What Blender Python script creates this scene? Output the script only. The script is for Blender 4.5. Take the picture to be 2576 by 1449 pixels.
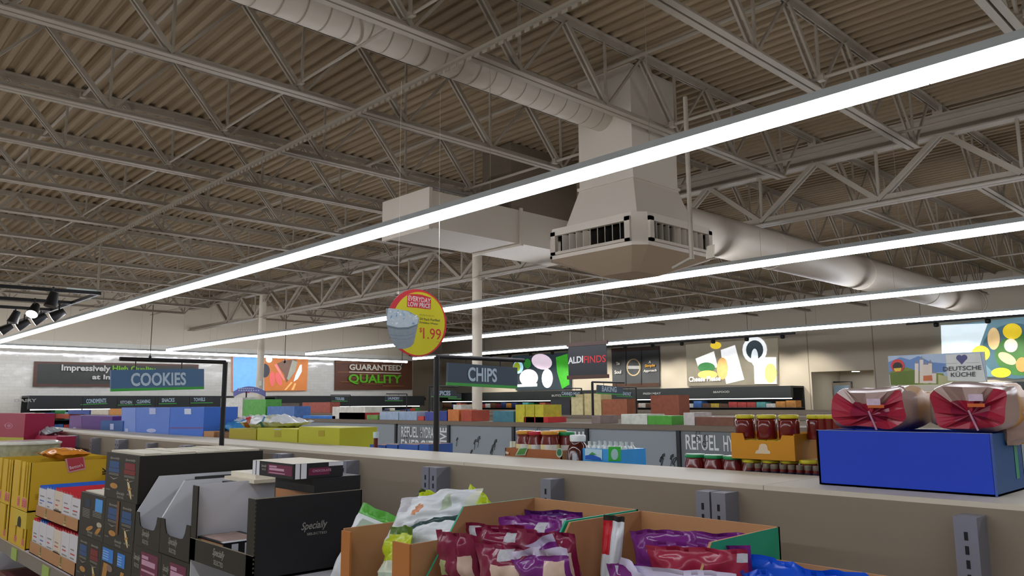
import bpy, math, random
from mathutils import Vector, Matrix, noise
R = random.Random(11)
for o in list(bpy.data.objects):
    bpy.data.objects.remove(o)
sc = bpy.context.scene
col = sc.collection
# ---------------------------------------------------------------- camera, world, exposure
EYE = 1.70
PX, PY, FL = 1288.0, 724.5, 1957.0
YAW, PITCH, ROLL = 0.8116, 0.1475, -0.0068
cy_, sy_, cp_, sp_ = math.cos(YAW), math.sin(YAW), math.cos(PITCH), math.sin(PITCH)
CF = Vector((-sy_ * cp_, cy_ * cp_, sp_))
_r = Vector((cy_, sy_, 0.0))
_u = _r.cross(CF)
CR = _r * math.cos(ROLL) + _u * math.sin(ROLL)
CU = -_r * math.sin(ROLL) + _u * math.cos(ROLL)
cam = bpy.data.cameras.new('camera')
cam.sensor_fit = 'HORIZONTAL'
cam.sensor_width = 36.0
cam.lens = FL * 36.0 / 2576.0
cam.clip_start = 0.02
cam.clip_end = 200
camo = bpy.data.objects.new('camera', cam)
col.objects.link(camo)
mw = Matrix((CR, CU, -CF)).transposed().to_4x4()
mw.translation = Vector((0, 0, EYE))
camo.matrix_world = mw
sc.camera = camo
world = bpy.data.worlds.new('world')
sc.world = world
world.use_nodes = True
world.node_tree.nodes['Background'].inputs[0].default_value = (0.9, 0.95, 1, 1)
world.node_tree.nodes['Background'].inputs[1].default_value = 0.0
vs = sc.view_settings
vs.view_transform = 'Standard'
vs.look = 'None'
vs.gamma = 1.0
vs.use_curve_mapping = False
vs.exposure = 0.0
LED_POWER = 21.0
sc.cycles.max_bounces = 8
sc.cycles.diffuse_bounces = 4
sc.cycles.glossy_bounces = 3
sc.cycles.transmission_bounces = 4
sc.cycles.caustics_reflective = False
sc.cycles.caustics_refractive = False


# ---------------------------------------------------------------- helpers
def ray(x, y):
    return CF + CR * ((x - PX) / FL) - CU * ((y - PY) / FL)


def at(ax, x, y, v):
    """the point of the plane ax = v (z from the floor) seen at a pixel of the photograph"""
    d = ray(x, y)
    i = 'XYZ'.index(ax)
    t = ((v - EYE) if i == 2 else v) / d[i]
    return Vector((d[0] * t, d[1] * t, d[2] * t + EYE))


def on_plane(x, y, p0, n):
    d = ray(x, y)
    o = Vector((0, 0, EYE))
    return o + d * ((p0 - o).dot(n) / d.dot(n))


def lin(h):
    h = h.lstrip('#')
    out = []
    for i in (0, 2, 4):
        c = int(h[i:i + 2], 16) / 255.0
        out.append(c / 12.92 if c <= 0.04045 else ((c + 0.055) / 1.055) ** 2.4)
    return out


_M = {}


def mat(h, rough=0.6, var=0.05, scale=9.0, metal=0.0, emit=0.0, spec=0.4, bump=0.0):
    """procedural material: one colour with a little noise in tone (and relief)"""
    k = (h, rough, var, scale, metal, emit, spec, bump)
    if k in _M:
        return _M[k]
    m = bpy.data.materials.new('paint_' + h.strip('#'))
    m.use_nodes = True
    nt = m.node_tree
    b = nt.nodes['Principled BSDF']
    c = lin(h)
    b.inputs['Roughness'].default_value = rough
    b.inputs['Metallic'].default_value = metal
    b.inputs['Specular IOR Level'].default_value = spec
    if var or bump:
        tc = nt.nodes.new('ShaderNodeTexCoord')
        n = nt.nodes.new('ShaderNodeTexNoise')
        n.inputs['Scale'].default_value = scale
        n.inputs['Detail'].default_value = 2
        nt.links.new(tc.outputs['Object'], n.inputs['Vector'])
        mx = nt.nodes.new('ShaderNodeMix')
        mx.data_type = 'RGBA'
        mx.inputs[6].default_value = [x * (1 - var) for x in c] + [1]
        mx.inputs[7].default_value = [min(1, x * (1 + var)) for x in c] + [1]
        nt.links.new(n.outputs['Fac'], mx.inputs[0])
        nt.links.new(mx.outputs[2], b.inputs['Base Color'])
        if emit:
            nt.links.new(mx.outputs[2], b.inputs['Emission Color'])
        if bump:
            bp = nt.nodes.new('ShaderNodeBump')
            bp.inputs['Strength'].default_value = bump
            bp.inputs['Distance'].default_value = 0.01
            nt.links.new(n.outputs['Fac'], bp.inputs['Height'])
            nt.links.new(bp.outputs[0], b.inputs['Normal'])
    else:
        b.inputs['Base Color'].default_value = c + [1]
        b.inputs['Emission Color'].default_value = c + [1]
    b.inputs['Emission Strength'].default_value = emit
    _M[k] = m
    return m


ORG = {}


def tag(o, label=None, cat=None, group=None, kind=None):
    if label:
        o['label'] = label
    if cat:
        o['category'] = cat
    if group:
        o['group'] = group
    if kind:
        o['kind'] = kind
    return o


def thing(name, label, cat, loc, group=None):
    o = bpy.data.objects.new(name, None)
    o.empty_display_size = 0.05
    o.location = loc
    col.objects.link(o)
    ORG[o.name] = Vector(loc)
    return tag(o, label, cat, group)


class MB:
    """collects faces and links them as ONE mesh object"""

    def __init__(s):
        s.v, s.f, s.fm, s.mats, s.sm = [], [], [], [], []

    def mi(s, m):
        if m not in s.mats:
            s.mats.append(m)
        return s.mats.index(m)

    def face(s, pts, m, smooth=False):
        i = len(s.v)
        s.v += [Vector(p) for p in pts]
        s.f.append(list(range(i, i + len(pts))))
        s.fm.append(s.mi(m))
        s.sm.append(smooth)

    def mesh(s, vs_, fs, m, smooth=False):
        i = len(s.v)
        s.v += [Vector(p) for p in vs_]
        k = s.mi(m) if not isinstance(m, list) else None
        for j, f in enumerate(fs):
            s.f.append([a + i for a in f])
            s.fm.append(k if k is not None else s.mi(m[j]))
            s.sm.append(smooth)
        return s

    def box(s, x0, x1, y0, y1, z0, z1, m):
        return s.mesh([(x0, y0, z0), (x1, y0, z0), (x1, y1, z0), (x0, y1, z0), (x0, y0, z1), (x1, y0, z1), (x1, y1, z1), (x0, y1, z1)],
                      [(3, 2, 1, 0), (4, 5, 6, 7), (0, 1, 5, 4), (1, 2, 6, 5), (2, 3, 7, 6), (3, 0, 4, 7)], m)

    def obox(s, o, U, V, W, m):
        """box from a corner and three edge vectors"""
        o, U, V, W = Vector(o), Vector(U), Vector(V), Vector(W)
        p = [o, o + U, o + U + V, o + V]
        p += [q + W for q in p]
        fs = [(3, 2, 1, 0), (4, 5, 6, 7), (0, 1, 5, 4), (1, 2, 6, 5), (2, 3, 7, 6), (3, 0, 4, 7)]
        if U.cross(V).dot(W) < 0:
            fs = [f[::-1] for f in fs]
        return s.mesh(p, fs, m)

    def bar(s, a, b, w, h, m, up=(0, 0, 1)):
        """rectangular bar between two points"""
        a, b = Vector(a), Vector(b)
        d = (b - a).normalized()
        sd = d.cross(Vector(up))
        if sd.length < 1e-4:
            sd = d.cross(Vector((0, 1, 0)))
        sd.normalize()
        u = sd.cross(d)
        return s.obox(a - sd * w / 2 - u * h / 2, sd * w, u * h, b - a, m)

    def tube(s, pts, r, m, n=8, caps=True):
        pts = [Vector(p) for p in pts]
        rings = []
        for i, p in enumerate(pts):
            d = (pts[min(i + 1, len(pts) - 1)] - pts[max(i - 1, 0)]).normalized()
            a = d.cross(Vector((0, 0, 1)))
            if a.length < 1e-3:
                a = d.cross(Vector((1, 0, 0)))
            a.normalize()
            b = d.cross(a)
            rr = r[i] if isinstance(r, (list, tuple)) else r
            rings.append([p + (a * math.cos(2 * math.pi * k / n) + b * math.sin(2 * math.pi * k / n)) * rr for k in range(n)])
        vs_ = [q for g in rings for q in g]
        fs = []
        for i in range(len(pts) - 1):
            for k in range(n):
                fs.append((i * n + k, (i + 1) * n + k, (i + 1) * n + (k + 1) % n, i * n + (k + 1) % n))
        s.mesh(vs_, fs, m, True)
        if caps:
            s.face(rings[0], m)
            s.face(rings[-1][::-1], m)
        return s

    def lathe(s, c, prof, m, n=20):
        """prof: (r, z) from the bottom up; m one material or one per band"""
        c = Vector(c)
        vs_ = [c + Vector((r * math.cos(2 * math.pi * k / n), r * math.sin(2 * math.pi * k / n), z)) for r, z in prof for k in range(n)]
        fs, ms = [], []
        for i in range(len(prof) - 1):
            for k in range(n):
                fs.append((i * n + k, i * n + (k + 1) % n, (i + 1) * n + (k + 1) % n, (i + 1) * n + k))
                ms.append(m[i] if isinstance(m, list) else m)
        s.mesh(vs_, fs, ms, True)
        s.face([vs_[(len(prof) - 1) * n + k] for k in range(n)], ms[-1])
        s.face([vs_[k] for k in range(n)][::-1], ms[0])
        return s

    def grid(s, fn, nu, nv, mf, smooth=True):
        vs_ = [fn(i / nu, j / nv) for j in range(nv + 1) for i in range(nu + 1)]
        fs, ms = [], []
        for j in range(nv):
            for i in range(nu):
                a = j * (nu + 1) + i
                fs.append((a, a + 1, a + nu + 2, a + nu + 1))
                ms.append(mf((i + .5) / nu, (j + .5) / nv) if callable(mf) else mf)
        return s.mesh(vs_, fs, ms, smooth)

    def obj(s, name, parent=None, label=None, cat=None, group=None, kind=None, base=True):
        lo = Vector([min(v[i] for v in s.v) for i in range(3)])
        hi = Vector([max(v[i] for v in s.v) for i in range(3)])
        if parent is not None:
            org = ORG[parent.name]
        else:
            org = Vector(((lo.x + hi.x) / 2, (lo.y + hi.y) / 2, lo.z)) if base else Vector((0, 0, 0))
        me = bpy.data.meshes.new(name)
        me.from_pydata([v - org for v in s.v], [], s.f)
        for m in s.mats:
            me.materials.append(m)
        me.polygons.foreach_set('material_index', s.fm)
        me.polygons.foreach_set('use_smooth', s.sm)
        me.update()
        o = bpy.data.objects.new(name, me)
        if parent is not None:
            o.parent = parent
        else:
            o.location = org
        ORG[o.name] = org
        col.objects.link(o)
        return tag(o, label, cat, group, kind)


def dup(root, delta, label=None, group=None):
    """a copy of a thing with copies of its parts and sub-parts"""
    r = root.copy()
    col.objects.link(r)
    r.location = root.location + Vector(delta)
    if label:
        r['label'] = label
    if group:
        r['group'] = group
    for ch in list(root.children):
        c = ch.copy()
        col.objects.link(c)
        c.parent = r
        for g in list(ch.children):
            d = g.copy()
            col.objects.link(d)
            d.parent = c
    return r


_T = {}


def text_mesh(string, bold=0.0, shear=0.0):
    k = (string, bold, shear)
    if k not in _T:
        cu = bpy.data.curves.new('lettering', 'FONT')
        cu.body = string
        cu.offset = bold
        cu.shear = shear
        cu.resolution_u = 3
        o = bpy.data.objects.new('lettering', cu)
        col.objects.link(o)
        bpy.context.view_layer.update()
        me = bpy.data.meshes.new_from_object(o)
        vs_ = [v.co.copy() for v in me.vertices]
        fs = [list(p.vertices) for p in me.polygons]
        bpy.data.objects.remove(o)
        bpy.data.curves.remove(cu)
        bpy.data.meshes.remove(me)
        x0, x1 = min(v.x for v in vs_), max(v.x for v in vs_)
        y0, y1 = min(v.y for v in vs_), max(v.y for v in vs_)
        _T[k] = ([((v.x - x0) / (x1 - x0), (v.y - y0) / (y1 - y0)) for v in vs_], fs)
    return _T[k]


def add_text(mb, string, O, U, V, m, bold=0.0, shear=0.0, lift=None, depth=0.0):
    """letters fitted to the parallelogram O, U, V"""
    pts, fs = text_mesh(string, bold, shear)
    O, U, V = Vector(O), Vector(U), Vector(V)
    n = U.cross(V).normalized()
    L = n * (lift or 0.0)
    mb.mesh([O + U * a + V * b + L for a, b in pts], fs, m)
    if depth:
        k = len(pts)
        vs_ = [O + U * a + V * b + L for a, b in pts] + [O + U * a + V * b + L - n * depth for a, b in pts]
        cnt = {}
        for f in fs:
            for i in range(len(f)):
                e = (f[i], f[(i + 1) % len(f)])
                cnt[e] = 1
        side = [(a, a + k, b + k, b) for a, b in cnt if (b, a) not in cnt]
        mb.mesh(vs_, side, m)
    return mb


def px_text(mb, string, plane, p0, p1, pt, m, lift=0.003, bold=0.0, shear=0.0, depth=0.0):
    O, P, T = plane(*p0), plane(*p1), plane(*pt)
    n = (P - O).cross(T - O).normalized()
    if n.dot(Vector((0, 0, EYE)) - O) < 0:
        n = -n
    add_text(mb, string, O + n * lift, P - O, T - O, m, bold, shear, 0.0, depth)


def px_poly(mb, plane, pts, m, lift=0.002):
    P = [plane(*p) for p in pts]
    n = (P[1] - P[0]).cross(P[2] - P[0])
    for i in range(2, len(P) - 1):
        n += (P[i] - P[0]).cross(P[i + 1] - P[0])
    n.normalize()
    toward = n.dot(Vector((0, 0, EYE)) - P[0]) > 0
    nn = n if toward else -n
    P = [p + nn * lift for p in P]
    mb.face(P if toward else P[::-1], m)


def ell(cx, cy, rx, ry, n=18, a0=0.0, a1=2 * math.pi, rot=0.0):
    out = []
    for i in range(n):
        a = a0 + (a1 - a0) * i / (n if abs(a1 - a0) > 6.2 else n - 1)
        x, y = rx * math.cos(a), ry * math.sin(a)
        out.append((cx + x * math.cos(rot) - y * math.sin(rot), cy + x * math.sin(rot) + y * math.cos(rot)))
    return out


def zp(x0, y0, s, pts):
    """pixels of an enlarged crop back to pixels of the photograph"""
    return [(x0 + x / s, y0 + y / s) for x, y in pts]


planeX = lambda v: (lambda x, y: at('X', x, y, v))
planeY = lambda v: (lambda x, y: at('Y', x, y, v))
ORD = 'first second third fourth fifth sixth seventh eighth ninth tenth eleventh twelfth thirteenth fourteenth fifteenth sixteenth seventeenth eighteenth nineteenth twentieth'.split()
# ---------------------------------------------------------------- the room
XW, YW, ZD = -27.6, 25.7, EYE + 3.72
STEEL = mat('#9c9486', 0.55, 0.04, 3.0)
DECK = mat('#8f7d63', 0.7, 0.06, 1.5)
WALL = mat('#c9c0ae', 0.8, 0.02, 0.7)
DUCT = mat('#c4bcae', 0.5, 0.04, 2.0)
BLACK = mat('#17181a', 0.45, 0.05, 6.0)

fl = MB().box(-33, 9, -9, 26.2, -0.1, 0, mat('#b5a992', 0.45, 0.08, 0.8)).obj('floor', kind='structure', base=False)
# corrugated roof deck, ribs along X
mb = MB()
p = 0.1524
y = -9.0
prof = []
while y < 26.2:
    prof += [(y, ZD), (y + p * 0.36, ZD), (y + p * 0.44, ZD + 0.04), (y + p * 0.92, ZD + 0.04)]
    y += p
vs_ = [(x, a, b) for x in (-33, 9) for a, b in prof]
n = len(prof)
mb.mesh(vs_, [(i, i + 1, n + i + 1, n + i) for i in range(n - 1)], DECK)
mb.box(-33, 9, -9, 26.2, ZD + 0.08, ZD + 0.2, DECK)
mb.obj('ceiling', kind='structure', base=False)


def tile_mat():
    m = bpy.data.materials.new('white_glazed_tile')
    m.use_nodes = True
    nt = m.node_tree
    b = nt.nodes['Principled BSDF']
    tc = nt.nodes.new('ShaderNodeTexCoord')
    mp = nt.nodes.new('ShaderNodeMapping')
    mp.inputs['Rotation'].default_value = (math.pi / 2, 0, math.pi / 2)
    sep = nt.nodes.new('ShaderNodeSeparateXYZ')
    com = nt.nodes.new('ShaderNodeCombineXYZ')
    br = nt.nodes.new('ShaderNodeTexBrick')
    br.inputs['Scale'].default_value = 1.0
    br.inputs['Brick Width'].default_value = 0.30
    br.inputs['Row Height'].default_value = 0.10
    br.inputs['Mortar Size'].default_value = 0.003
    br.inputs['Color1'].default_value = lin('#d9d8d0') + [1]
    br.inputs['Color2'].default_value = lin('#d2d1c8') + [1]
    br.inputs['Mortar'].default_value = lin('#c2c0b6') + [1]
    nt.links.new(tc.outputs['Object'], sep.inputs[0])
    nt.links.new(sep.outputs['Y'], com.inputs['X'])
    nt.links.new(sep.outputs['Z'], com.inputs['Y'])
    nt.links.new(com.outputs[0], br.inputs['Vector'])
    nt.links.new(br.outputs['Color'], b.inputs['Base Color'])
    no = nt.nodes.new('ShaderNodeTexNoise')
    no.inputs['Scale'].default_value = 3.5
    nt.links.new(tc.outputs['Object'], no.inputs['Vector'])
    bp = nt.nodes.new('ShaderNodeBump')
    bp.inputs['Strength'].default_value = 0.25
    bp.inputs['Distance'].default_value = 0.02
    nt.links.new(no.outputs['Fac'], bp.inputs['Height'])
    nt.links.new(bp.outputs[0], b.inputs['Normal'])
    b.inputs['Roughness'].default_value = 0.08
    return m


mb = MB()
mb.box(XW - 0.3, XW, -9, 20.2, EYE + 2.05, ZD + 0.1, WALL)
mb.box(XW - 0.3, XW + 0.02, -9, 20.2, 0, EYE + 2.05, tile_mat())
mb.obj('wall_left', kind='structure', base=False)
mb = MB()
mb.box(-32.8, -32.5, 20.2, 26, 0, ZD + 0.1, WALL)
mb.box(-32.8, XW, 20.0, 20.2, 0, ZD + 0.1, WALL)
mb.obj('wall_recess', kind='structure', base=False)
# far wall with the lit alcove
ax0, ax1 = at('Y', 2042, 960, YW).x, at('Y', 2200, 960, YW).x
az = at('Y', 2120, 933, YW).z
mb = MB()
mb.box(-32.8, ax0, YW, YW + 0.3, 0, ZD + 0.1, WALL)
mb.box(ax1, 9, YW, YW + 0.3, 0, ZD + 0.1, WALL)
mb.box(ax0, ax1, YW, YW + 0.3, az, ZD + 0.1, WALL)
mb.box(ax0 - 0.3, ax0, YW + 0.3, YW + 2.2, 0, az + 0.3, WALL)
mb.box(ax1, ax1 + 0.3, YW + 0.3, YW + 2.2, 0, az + 0.3, WALL)
mb.box(ax0 - 0.3, ax1 + 0.3, YW + 2.2, YW + 2.4, 0, az + 0.3, WALL)
mb.box(ax0, ax1, YW + 0.3, YW + 2.2, az + 0.05, az + 0.15, WALL)
for px in (2030, 2195):
    q = at('Y', px, 850, YW)
    mb.box(q.x - 0.012, q.x + 0.012, YW - 0.004, YW, 1.0, ZD, mat('#8d8576', 0.8))
mb.obj('wall_far', kind='structure', base=False)
MB().box(8.7, 9.0, -9, 26, 0, ZD + 0.1, WALL).obj('wall_right', kind='structure', base=False)
MB().box(-33, 9, -9.3, -9, 0, ZD + 0.1, WALL).obj('wall_near', kind='structure', base=False)
ac = (ax0 + ax1) / 2
al = thing('ceiling_light', 'small round ceiling light inside the bright alcove of the far wall', 'light', (ac, YW + 1.1, az + 0.0))
MB().lathe((ac, YW + 1.1, az), [(0.12, 0.0), (0.12, 0.05)], mat('#ffffff', 0.5, 0, 1, 0, LED_POWER * 2.2)).obj('diffuser', al)
MB().lathe((ac, YW + 1.1, az - 0.01), [(0.14, 0.02), (0.14, 0.06)], STEEL).obj('rim', al)

# ---------------------------------------------------------------- bar joists
JX = [-25.5, -23.55, -21.6, -19.6, -17.55, -15.6, -13.65, -11.75, -9.92, -8.26, -6.56, -4.80, -3.14, -1.48, 0.25, 2.0]
zb, zt = EYE + 2.94, ZD
N0 = 2.23


def joist(bay):
    y0, y1 = (-3.9, 10.57) if bay == 0 else (10.57, YW)
    t = thing('roof_joist', 'x', 'joist', (0, y0, zb))
    b = MB()
    for s in (-1, 1):
        b.box(s * 0.04 - 0.03, s * 0.04 + 0.03, y0, y1, zt - 0.012, zt, STEEL)
        b.box(s * 0.016 - 0.005, s * 0.016 + 0.005, y0, y1, zt - 0.07, zt - 0.012, STEEL)
    b.obj('top_chord', t)
    b = MB()
    e0, e1 = (y0 + 0.1, N0 + 1.219 * 6) if bay == 0 else (y0 + 1.2, y1 - 1.0)
    for s in (-1, 1):
        b.box(s * 0.04 - 0.03, s * 0.04 + 0.03, e0, e1, zb, zb + 0.012, STEEL)
        b.box(s * 0.016 - 0.005, s * 0.016 + 0.005, e0, e1, zb + 0.012, zb + 0.07, STEEL)
    b.obj('bottom_chord', t)
    nodes = [N0 + 1.219 * k for k in range(-4, 7)] if bay == 0 else [e0 + 0.05 + 1.219 * k for k in range(11)]
    first = {}
    for k, yb in enumerate(nodes):
        for nm, a, c, w in (('diagonal', (0, yb, zb + 0.04), (0, yb - 0.60, zt - 0.05), 0.05), ('counter_diagonal', (0, yb + 0.02, zb + 0.04), (0, yb + 0.6, zt - 0.05), 0.026), ('vertical', (0, yb, zb + 0.04), (0, yb, zt - 0.05), 0.024)):
            if a[1] < y0 or c[1] < y0 or c[1] > y1:
                continue
            if nm not in first:
                m = MB()
                if nm == 'diagonal':
                    for s in (-1, 1):
                        m.bar(Vector(a) + Vector((s * 0.027, 0, 0)), Vector(c) + Vector((s * 0.027, 0, 0)), 0.022, 0.045, STEEL)
                else:
                    m.bar(a, c, w, w, STEEL)
                first[nm] = (m.obj(nm, t), yb)
            else:
                o, yy = first[nm]
                d = o.copy()
                d.location = o.location + Vector((0, yb - yy, 0))
                col.objects.link(d)
    return t


j0, j1 = joist(0), joist(1)
for bay, j in ((0, j0), (1, j1)):
    for k, x in enumerate(JX):
        where = 'between the near aisle and the girder' if bay == 0 else 'between the girder and the far wall'
        lab = '%s pale steel roof joist from the tiled wall, %s' % (ORD[k], where)
        g = 'roof joists ' + where
        if k == 0:
            continue
        dup(j, (x, 0, 0), lab, g)
    j.location.x += JX[0]
    j['label'] = 'first pale steel roof joist from the tiled wall, ' + where
    j['group'] = g

# girder on the column line, and the columns
YG = 10.57
g = thing('roof_girder', 'deep pale steel girder carrying the joists on the column line', 'girder', (-10, YG, EYE + 2.6))
b = MB()
b.box(XW, 4, YG - 0.09, YG + 0.09, EYE + 3.60, EYE + 3.62, STEEL)
b.box(XW, 4, YG - 0.012, YG + 0.012, EYE + 3.36, EYE + 3.60, STEEL)
b.box(XW, 4, YG - 0.09, YG + 0.09, EYE + 3.34, EYE + 3.36, STEEL)
b.obj('top_chord', g)
b = MB()
for s in (-1, 1):
    b.box(XW, 4, YG + s * 0.06 - 0.045, YG + s * 0.06 + 0.045, EYE + 2.60, EYE + 2.615, STEEL)
    b.box(XW, 4, YG + s * 0.022 - 0.006, YG + s * 0.022 + 0.006, EYE + 2.615, EYE + 2.72, STEEL)
b.obj('bottom_chord', g)
for k in range(len(JX) - 1):
    xa, xb = JX[k], JX[k + 1]
    xm = (xa + xb) / 2
    m = MB()
    for s in (-1, 1):
        m.bar((xm, YG + s * 0.045, EYE + 2.66), (xb, YG + s * 0.045, EYE + 3.38), 0.03, 0.06, STEEL)
    m.obj('double_diagonal', g)
    MB().bar((xm, YG, EYE + 2.66), (xa, YG, EYE + 3.38), 0.10, 0.07, STEEL).obj('diagonal', g)
    MB().bar((xm, YG, EYE + 2.66), (xm, YG, EYE + 3.35), 0.035, 0.035, STEEL).obj('vertical', g)
for k, x in enumerate(JX):
    MB().box(x - 0.06, x + 0.06, YG - 0.1, YG + 0.1, EYE + 3.62, ZD, STEEL).obj('joist_seat', g)
for x, lab in ((-12.2, 'round cream steel column standing behind the hanging price disc'), (-22.06, 'round cream steel column in front of the backlit steak poster')):
    c = thing('column', lab, 'column', (x, YG, 0), 'round columns of the shop')
    MB().lathe((x, YG, 0), [(0.105, 0), (0.105, EYE + 2.62), (0.105, EYE + 3.34)], mat('#cfc6b4', 0.6, 0.03, 2)).obj('shaft', c)
    MB().lathe((x, YG, 0), [(0.118, 0), (0.118, EYE - 0.12)], mat('#85817a', 0.6)).obj('base_wrap', c)
    MB().box(x - 0.19, x + 0.19, YG - 0.05, YG + 0.05, EYE + 2.56, EYE + 2.60, STEEL).obj('bracket', c)

# bridging along the joists
b = MB()
for a, c, sl in (((-27, 4.03), (3, 4.03), 1),):
    b.box(a[0], c[0], a[1] - 0.02, a[1] + 0.02, EYE + 2.915, EYE + 2.94, STEEL)
    x = a[0]
    while x < c[0]:
        b.box(x, x + 0.06, a[1] + 0.012, a[1] + 0.02, EYE + 2.885, EYE + 2.915, STEEL)
        x += 0.1
b.obj('slotted_channel', label='slotted steel channel crossing under the joists in front of the round duct', cat='channel')
for k, (y, z, r, lab) in enumerate(((6.86, 2.99, 0.018, 'thin white conduit crossing the joists just above the nearest lamp row'), (3.37, 3.02, 0.013, 'thin white conduit crossing the joists above the slotted channel'), (6.28, 3.60, 0.022, 'white pipe crossing high under the deck near the square duct shaft'), (2.35, 3.62, 0.018, 'white pipe crossing high under the deck above the conduit'), (9.0, 3.0, 0.018, 'white pipe crossing the joists just before the girder'), (14.2, 3.0, 0.02, 'white pipe crossing the joists behind the girder'), (18.5, 3.0, 0.02, 'white pipe crossing the joists in front of the far wall'))):
    b = MB()
    b.tube([(-27, y, EYE + z), (3, y, EYE + z)], r, STEEL)
    for x in JX:
        if k in (0, 1, 3):
            b.box(x + 0.1, x + 0.16, y - r * 1.7, y + r * 1.7, EYE + z - r * 1.7, EYE + z + r * 1.7, STEEL)
    b.obj('conduit', label=lab, cat='pipe', group='pipes under the roof')

# ---------------------------------------------------------------- LED rows
LZ = EYE + 1.70
LITE = mat('#f4f6ff', 0.4, 0, 1, 0, LED_POWER)
HOUS = mat('#b9c2c4', 0.4, 0.03, 4)


def led_row(y, x0, x1, lab):
    t = thing('linear_light', lab, 'light', ((x0 + x1) / 2, y, LZ), 'linear lamp rows along the aisles')
    x = x1
    while x > x0 + 0.3:
        xe = max(x - 2.44, x0)
        MB().box(xe + 0.004, x - 0.004, y - 0.036, y + 0.036, LZ - 0.035, LZ + 0.035, LITE).obj('diffuser', t)
        MB().box(xe, x, y - 0.04, y + 0.04, LZ + 0.036, LZ + 0.085, HOUS).obj('housing', t)
        for jx in JX:
            if xe <= jx + 0.02 < x:
                MB().tube([(jx + 0.02, y, LZ + 0.085), (jx + 0.02, y, zb)], 0.002, STEEL, 5).obj('suspension_cable', t)
                break
        x = xe
    return t


led_row(-0.16, -25.2, 6.0, 'linear lamp row hanging over the aisle where the viewer stands')
led_row(-4.6, -25.2, 6.0, 'linear lamp row hanging over the next aisle behind the viewer')
led_row(4.29, -25.2, 6.0, 'nearest long white linear lamp row crossing the whole picture')
led_row(8.82, -24.8, 6.0, 'second white linear lamp row, passing under the air diffuser')
led_row(13.07, -23.9, 6.0, 'third white linear lamp row, passing behind the nearer column')
led_row(17.6, -24.0, 6.0, 'white linear lamp row just in front of the far wall posters')
t = thing('linear_light', 'white linear lamp row running along the tiled wall above its signs', 'light', (-26, 8, LZ + 0.02), 'linear lamp rows along the aisles')
y = -5.0
while y < 18.6:
    ye = min(y + 2.44, 18.75)
    MB().box(-26.036, -25.964, y + 0.004, ye - 0.004, LZ - 0.03, LZ + 0.04, LITE).obj('diffuser', t)
    MB().box(-26.04, -25.96, y, ye, LZ + 0.041, LZ + 0.09, HOUS).obj('housing', t)
    MB().tube([(-26, (y + ye) / 2, LZ + 0.09), (-26, (y + ye) / 2, ZD)], 0.002, STEEL, 5).obj('suspension_cable', t)
    y = ye
for px, lab in ((378, 'dark rod with a knob hanging in front of the tiled wall beside the biscuit sign'), (717, 'dark rod with a knob hanging in front of the backlit steak poster'), (1012, 'dark rod with a knob hanging in front of the wooden quality sign')):
    q = at('X', px, 890, -25.8)
    r = thing('ceiling_rod', lab, 'rod', (q.x, q.y, LZ - 0.25), 'dark rods along the tiled wall')
    MB().tube([(q.x, q.y, LZ - 0.1), (q.x, q.y, ZD)], 0.012, mat('#4a4033', 0.5)).obj('stem', r)
    MB().lathe((q.x, q.y, LZ - 0.22), [(0.02, 0), (0.045, 0.04), (0.045, 0.07), (0.012, 0.13)], BLACK, 10).obj('knob', r)

# ---------------------------------------------------------------- air handling
d1 = MB()
d1.tube([(-5.42, -3, EYE + 3.22), (-5.42, 6.58, EYE + 3.22)], 0.175, DUCT, 24)
y = -3.0
while y < 6.5:
    d1.tube([(-5.42, y, EYE + 3.22), (-5.42, y + 0.012, EYE + 3.22)], 0.178, mat('#98917f', 0.6), 24, False)
    y += 0.2
d1.obj('spiral_duct', label='pale spiral round duct running high into the square duct shaft', cat='duct')
d2 = thing('round_duct', 'pale plain round duct leaving the air diffuser towards the far wall', 'duct', (-5.45, 13, EYE + 1.9))
b = MB()
b.tube([(-5.45, 7.42, EYE + 2.17), (-5.45, 19.4, EYE + 2.17)], 0.275, DUCT, 28)
b.obj('pipe', d2)
b = MB()
for y in (10.3, 13.4, 16.5):
    b.tube([(-5.45, y, EYE + 2.17), (-5.45, y + 0.04, EYE + 2.17)], 0.283, DUCT, 28)
b.obj('joint_band', d2)
b = MB()
b.tube([(-5.45, 19.4, EYE + 2.17), (-5.45, 19.46, EYE + 2.17), (-5.45, 19.5, EYE + 2.17)], [0.285, 0.285, 0.2], DUCT, 28)
b.obj('end_cap', d2)
# square shaft, flare and diffuser
u = thing('air_diffuser', 'large eight-sided air diffuser at the foot of a square duct shaft', 'diffuser', (-5.39, 6.97, EYE + 1.4))
MB().box(-5.77, -5.0, 6.56, 7.39, EYE + 2.42, ZD, DUCT).obj('shaft', u)
b = MB()


def ring8(c, hx, hy, ch, z):
    x, y = c
    return [(x - hx + ch, y - hy, z), (x + hx - ch, y - hy, z), (x + hx, y - hy + ch, z), (x + hx, y + hy - ch, z), (x + hx - ch, y + hy, z), (x - hx + ch, y + hy, z), (x - hx, y + hy - ch, z), (x - hx, y - hy + ch, z)]


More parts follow.
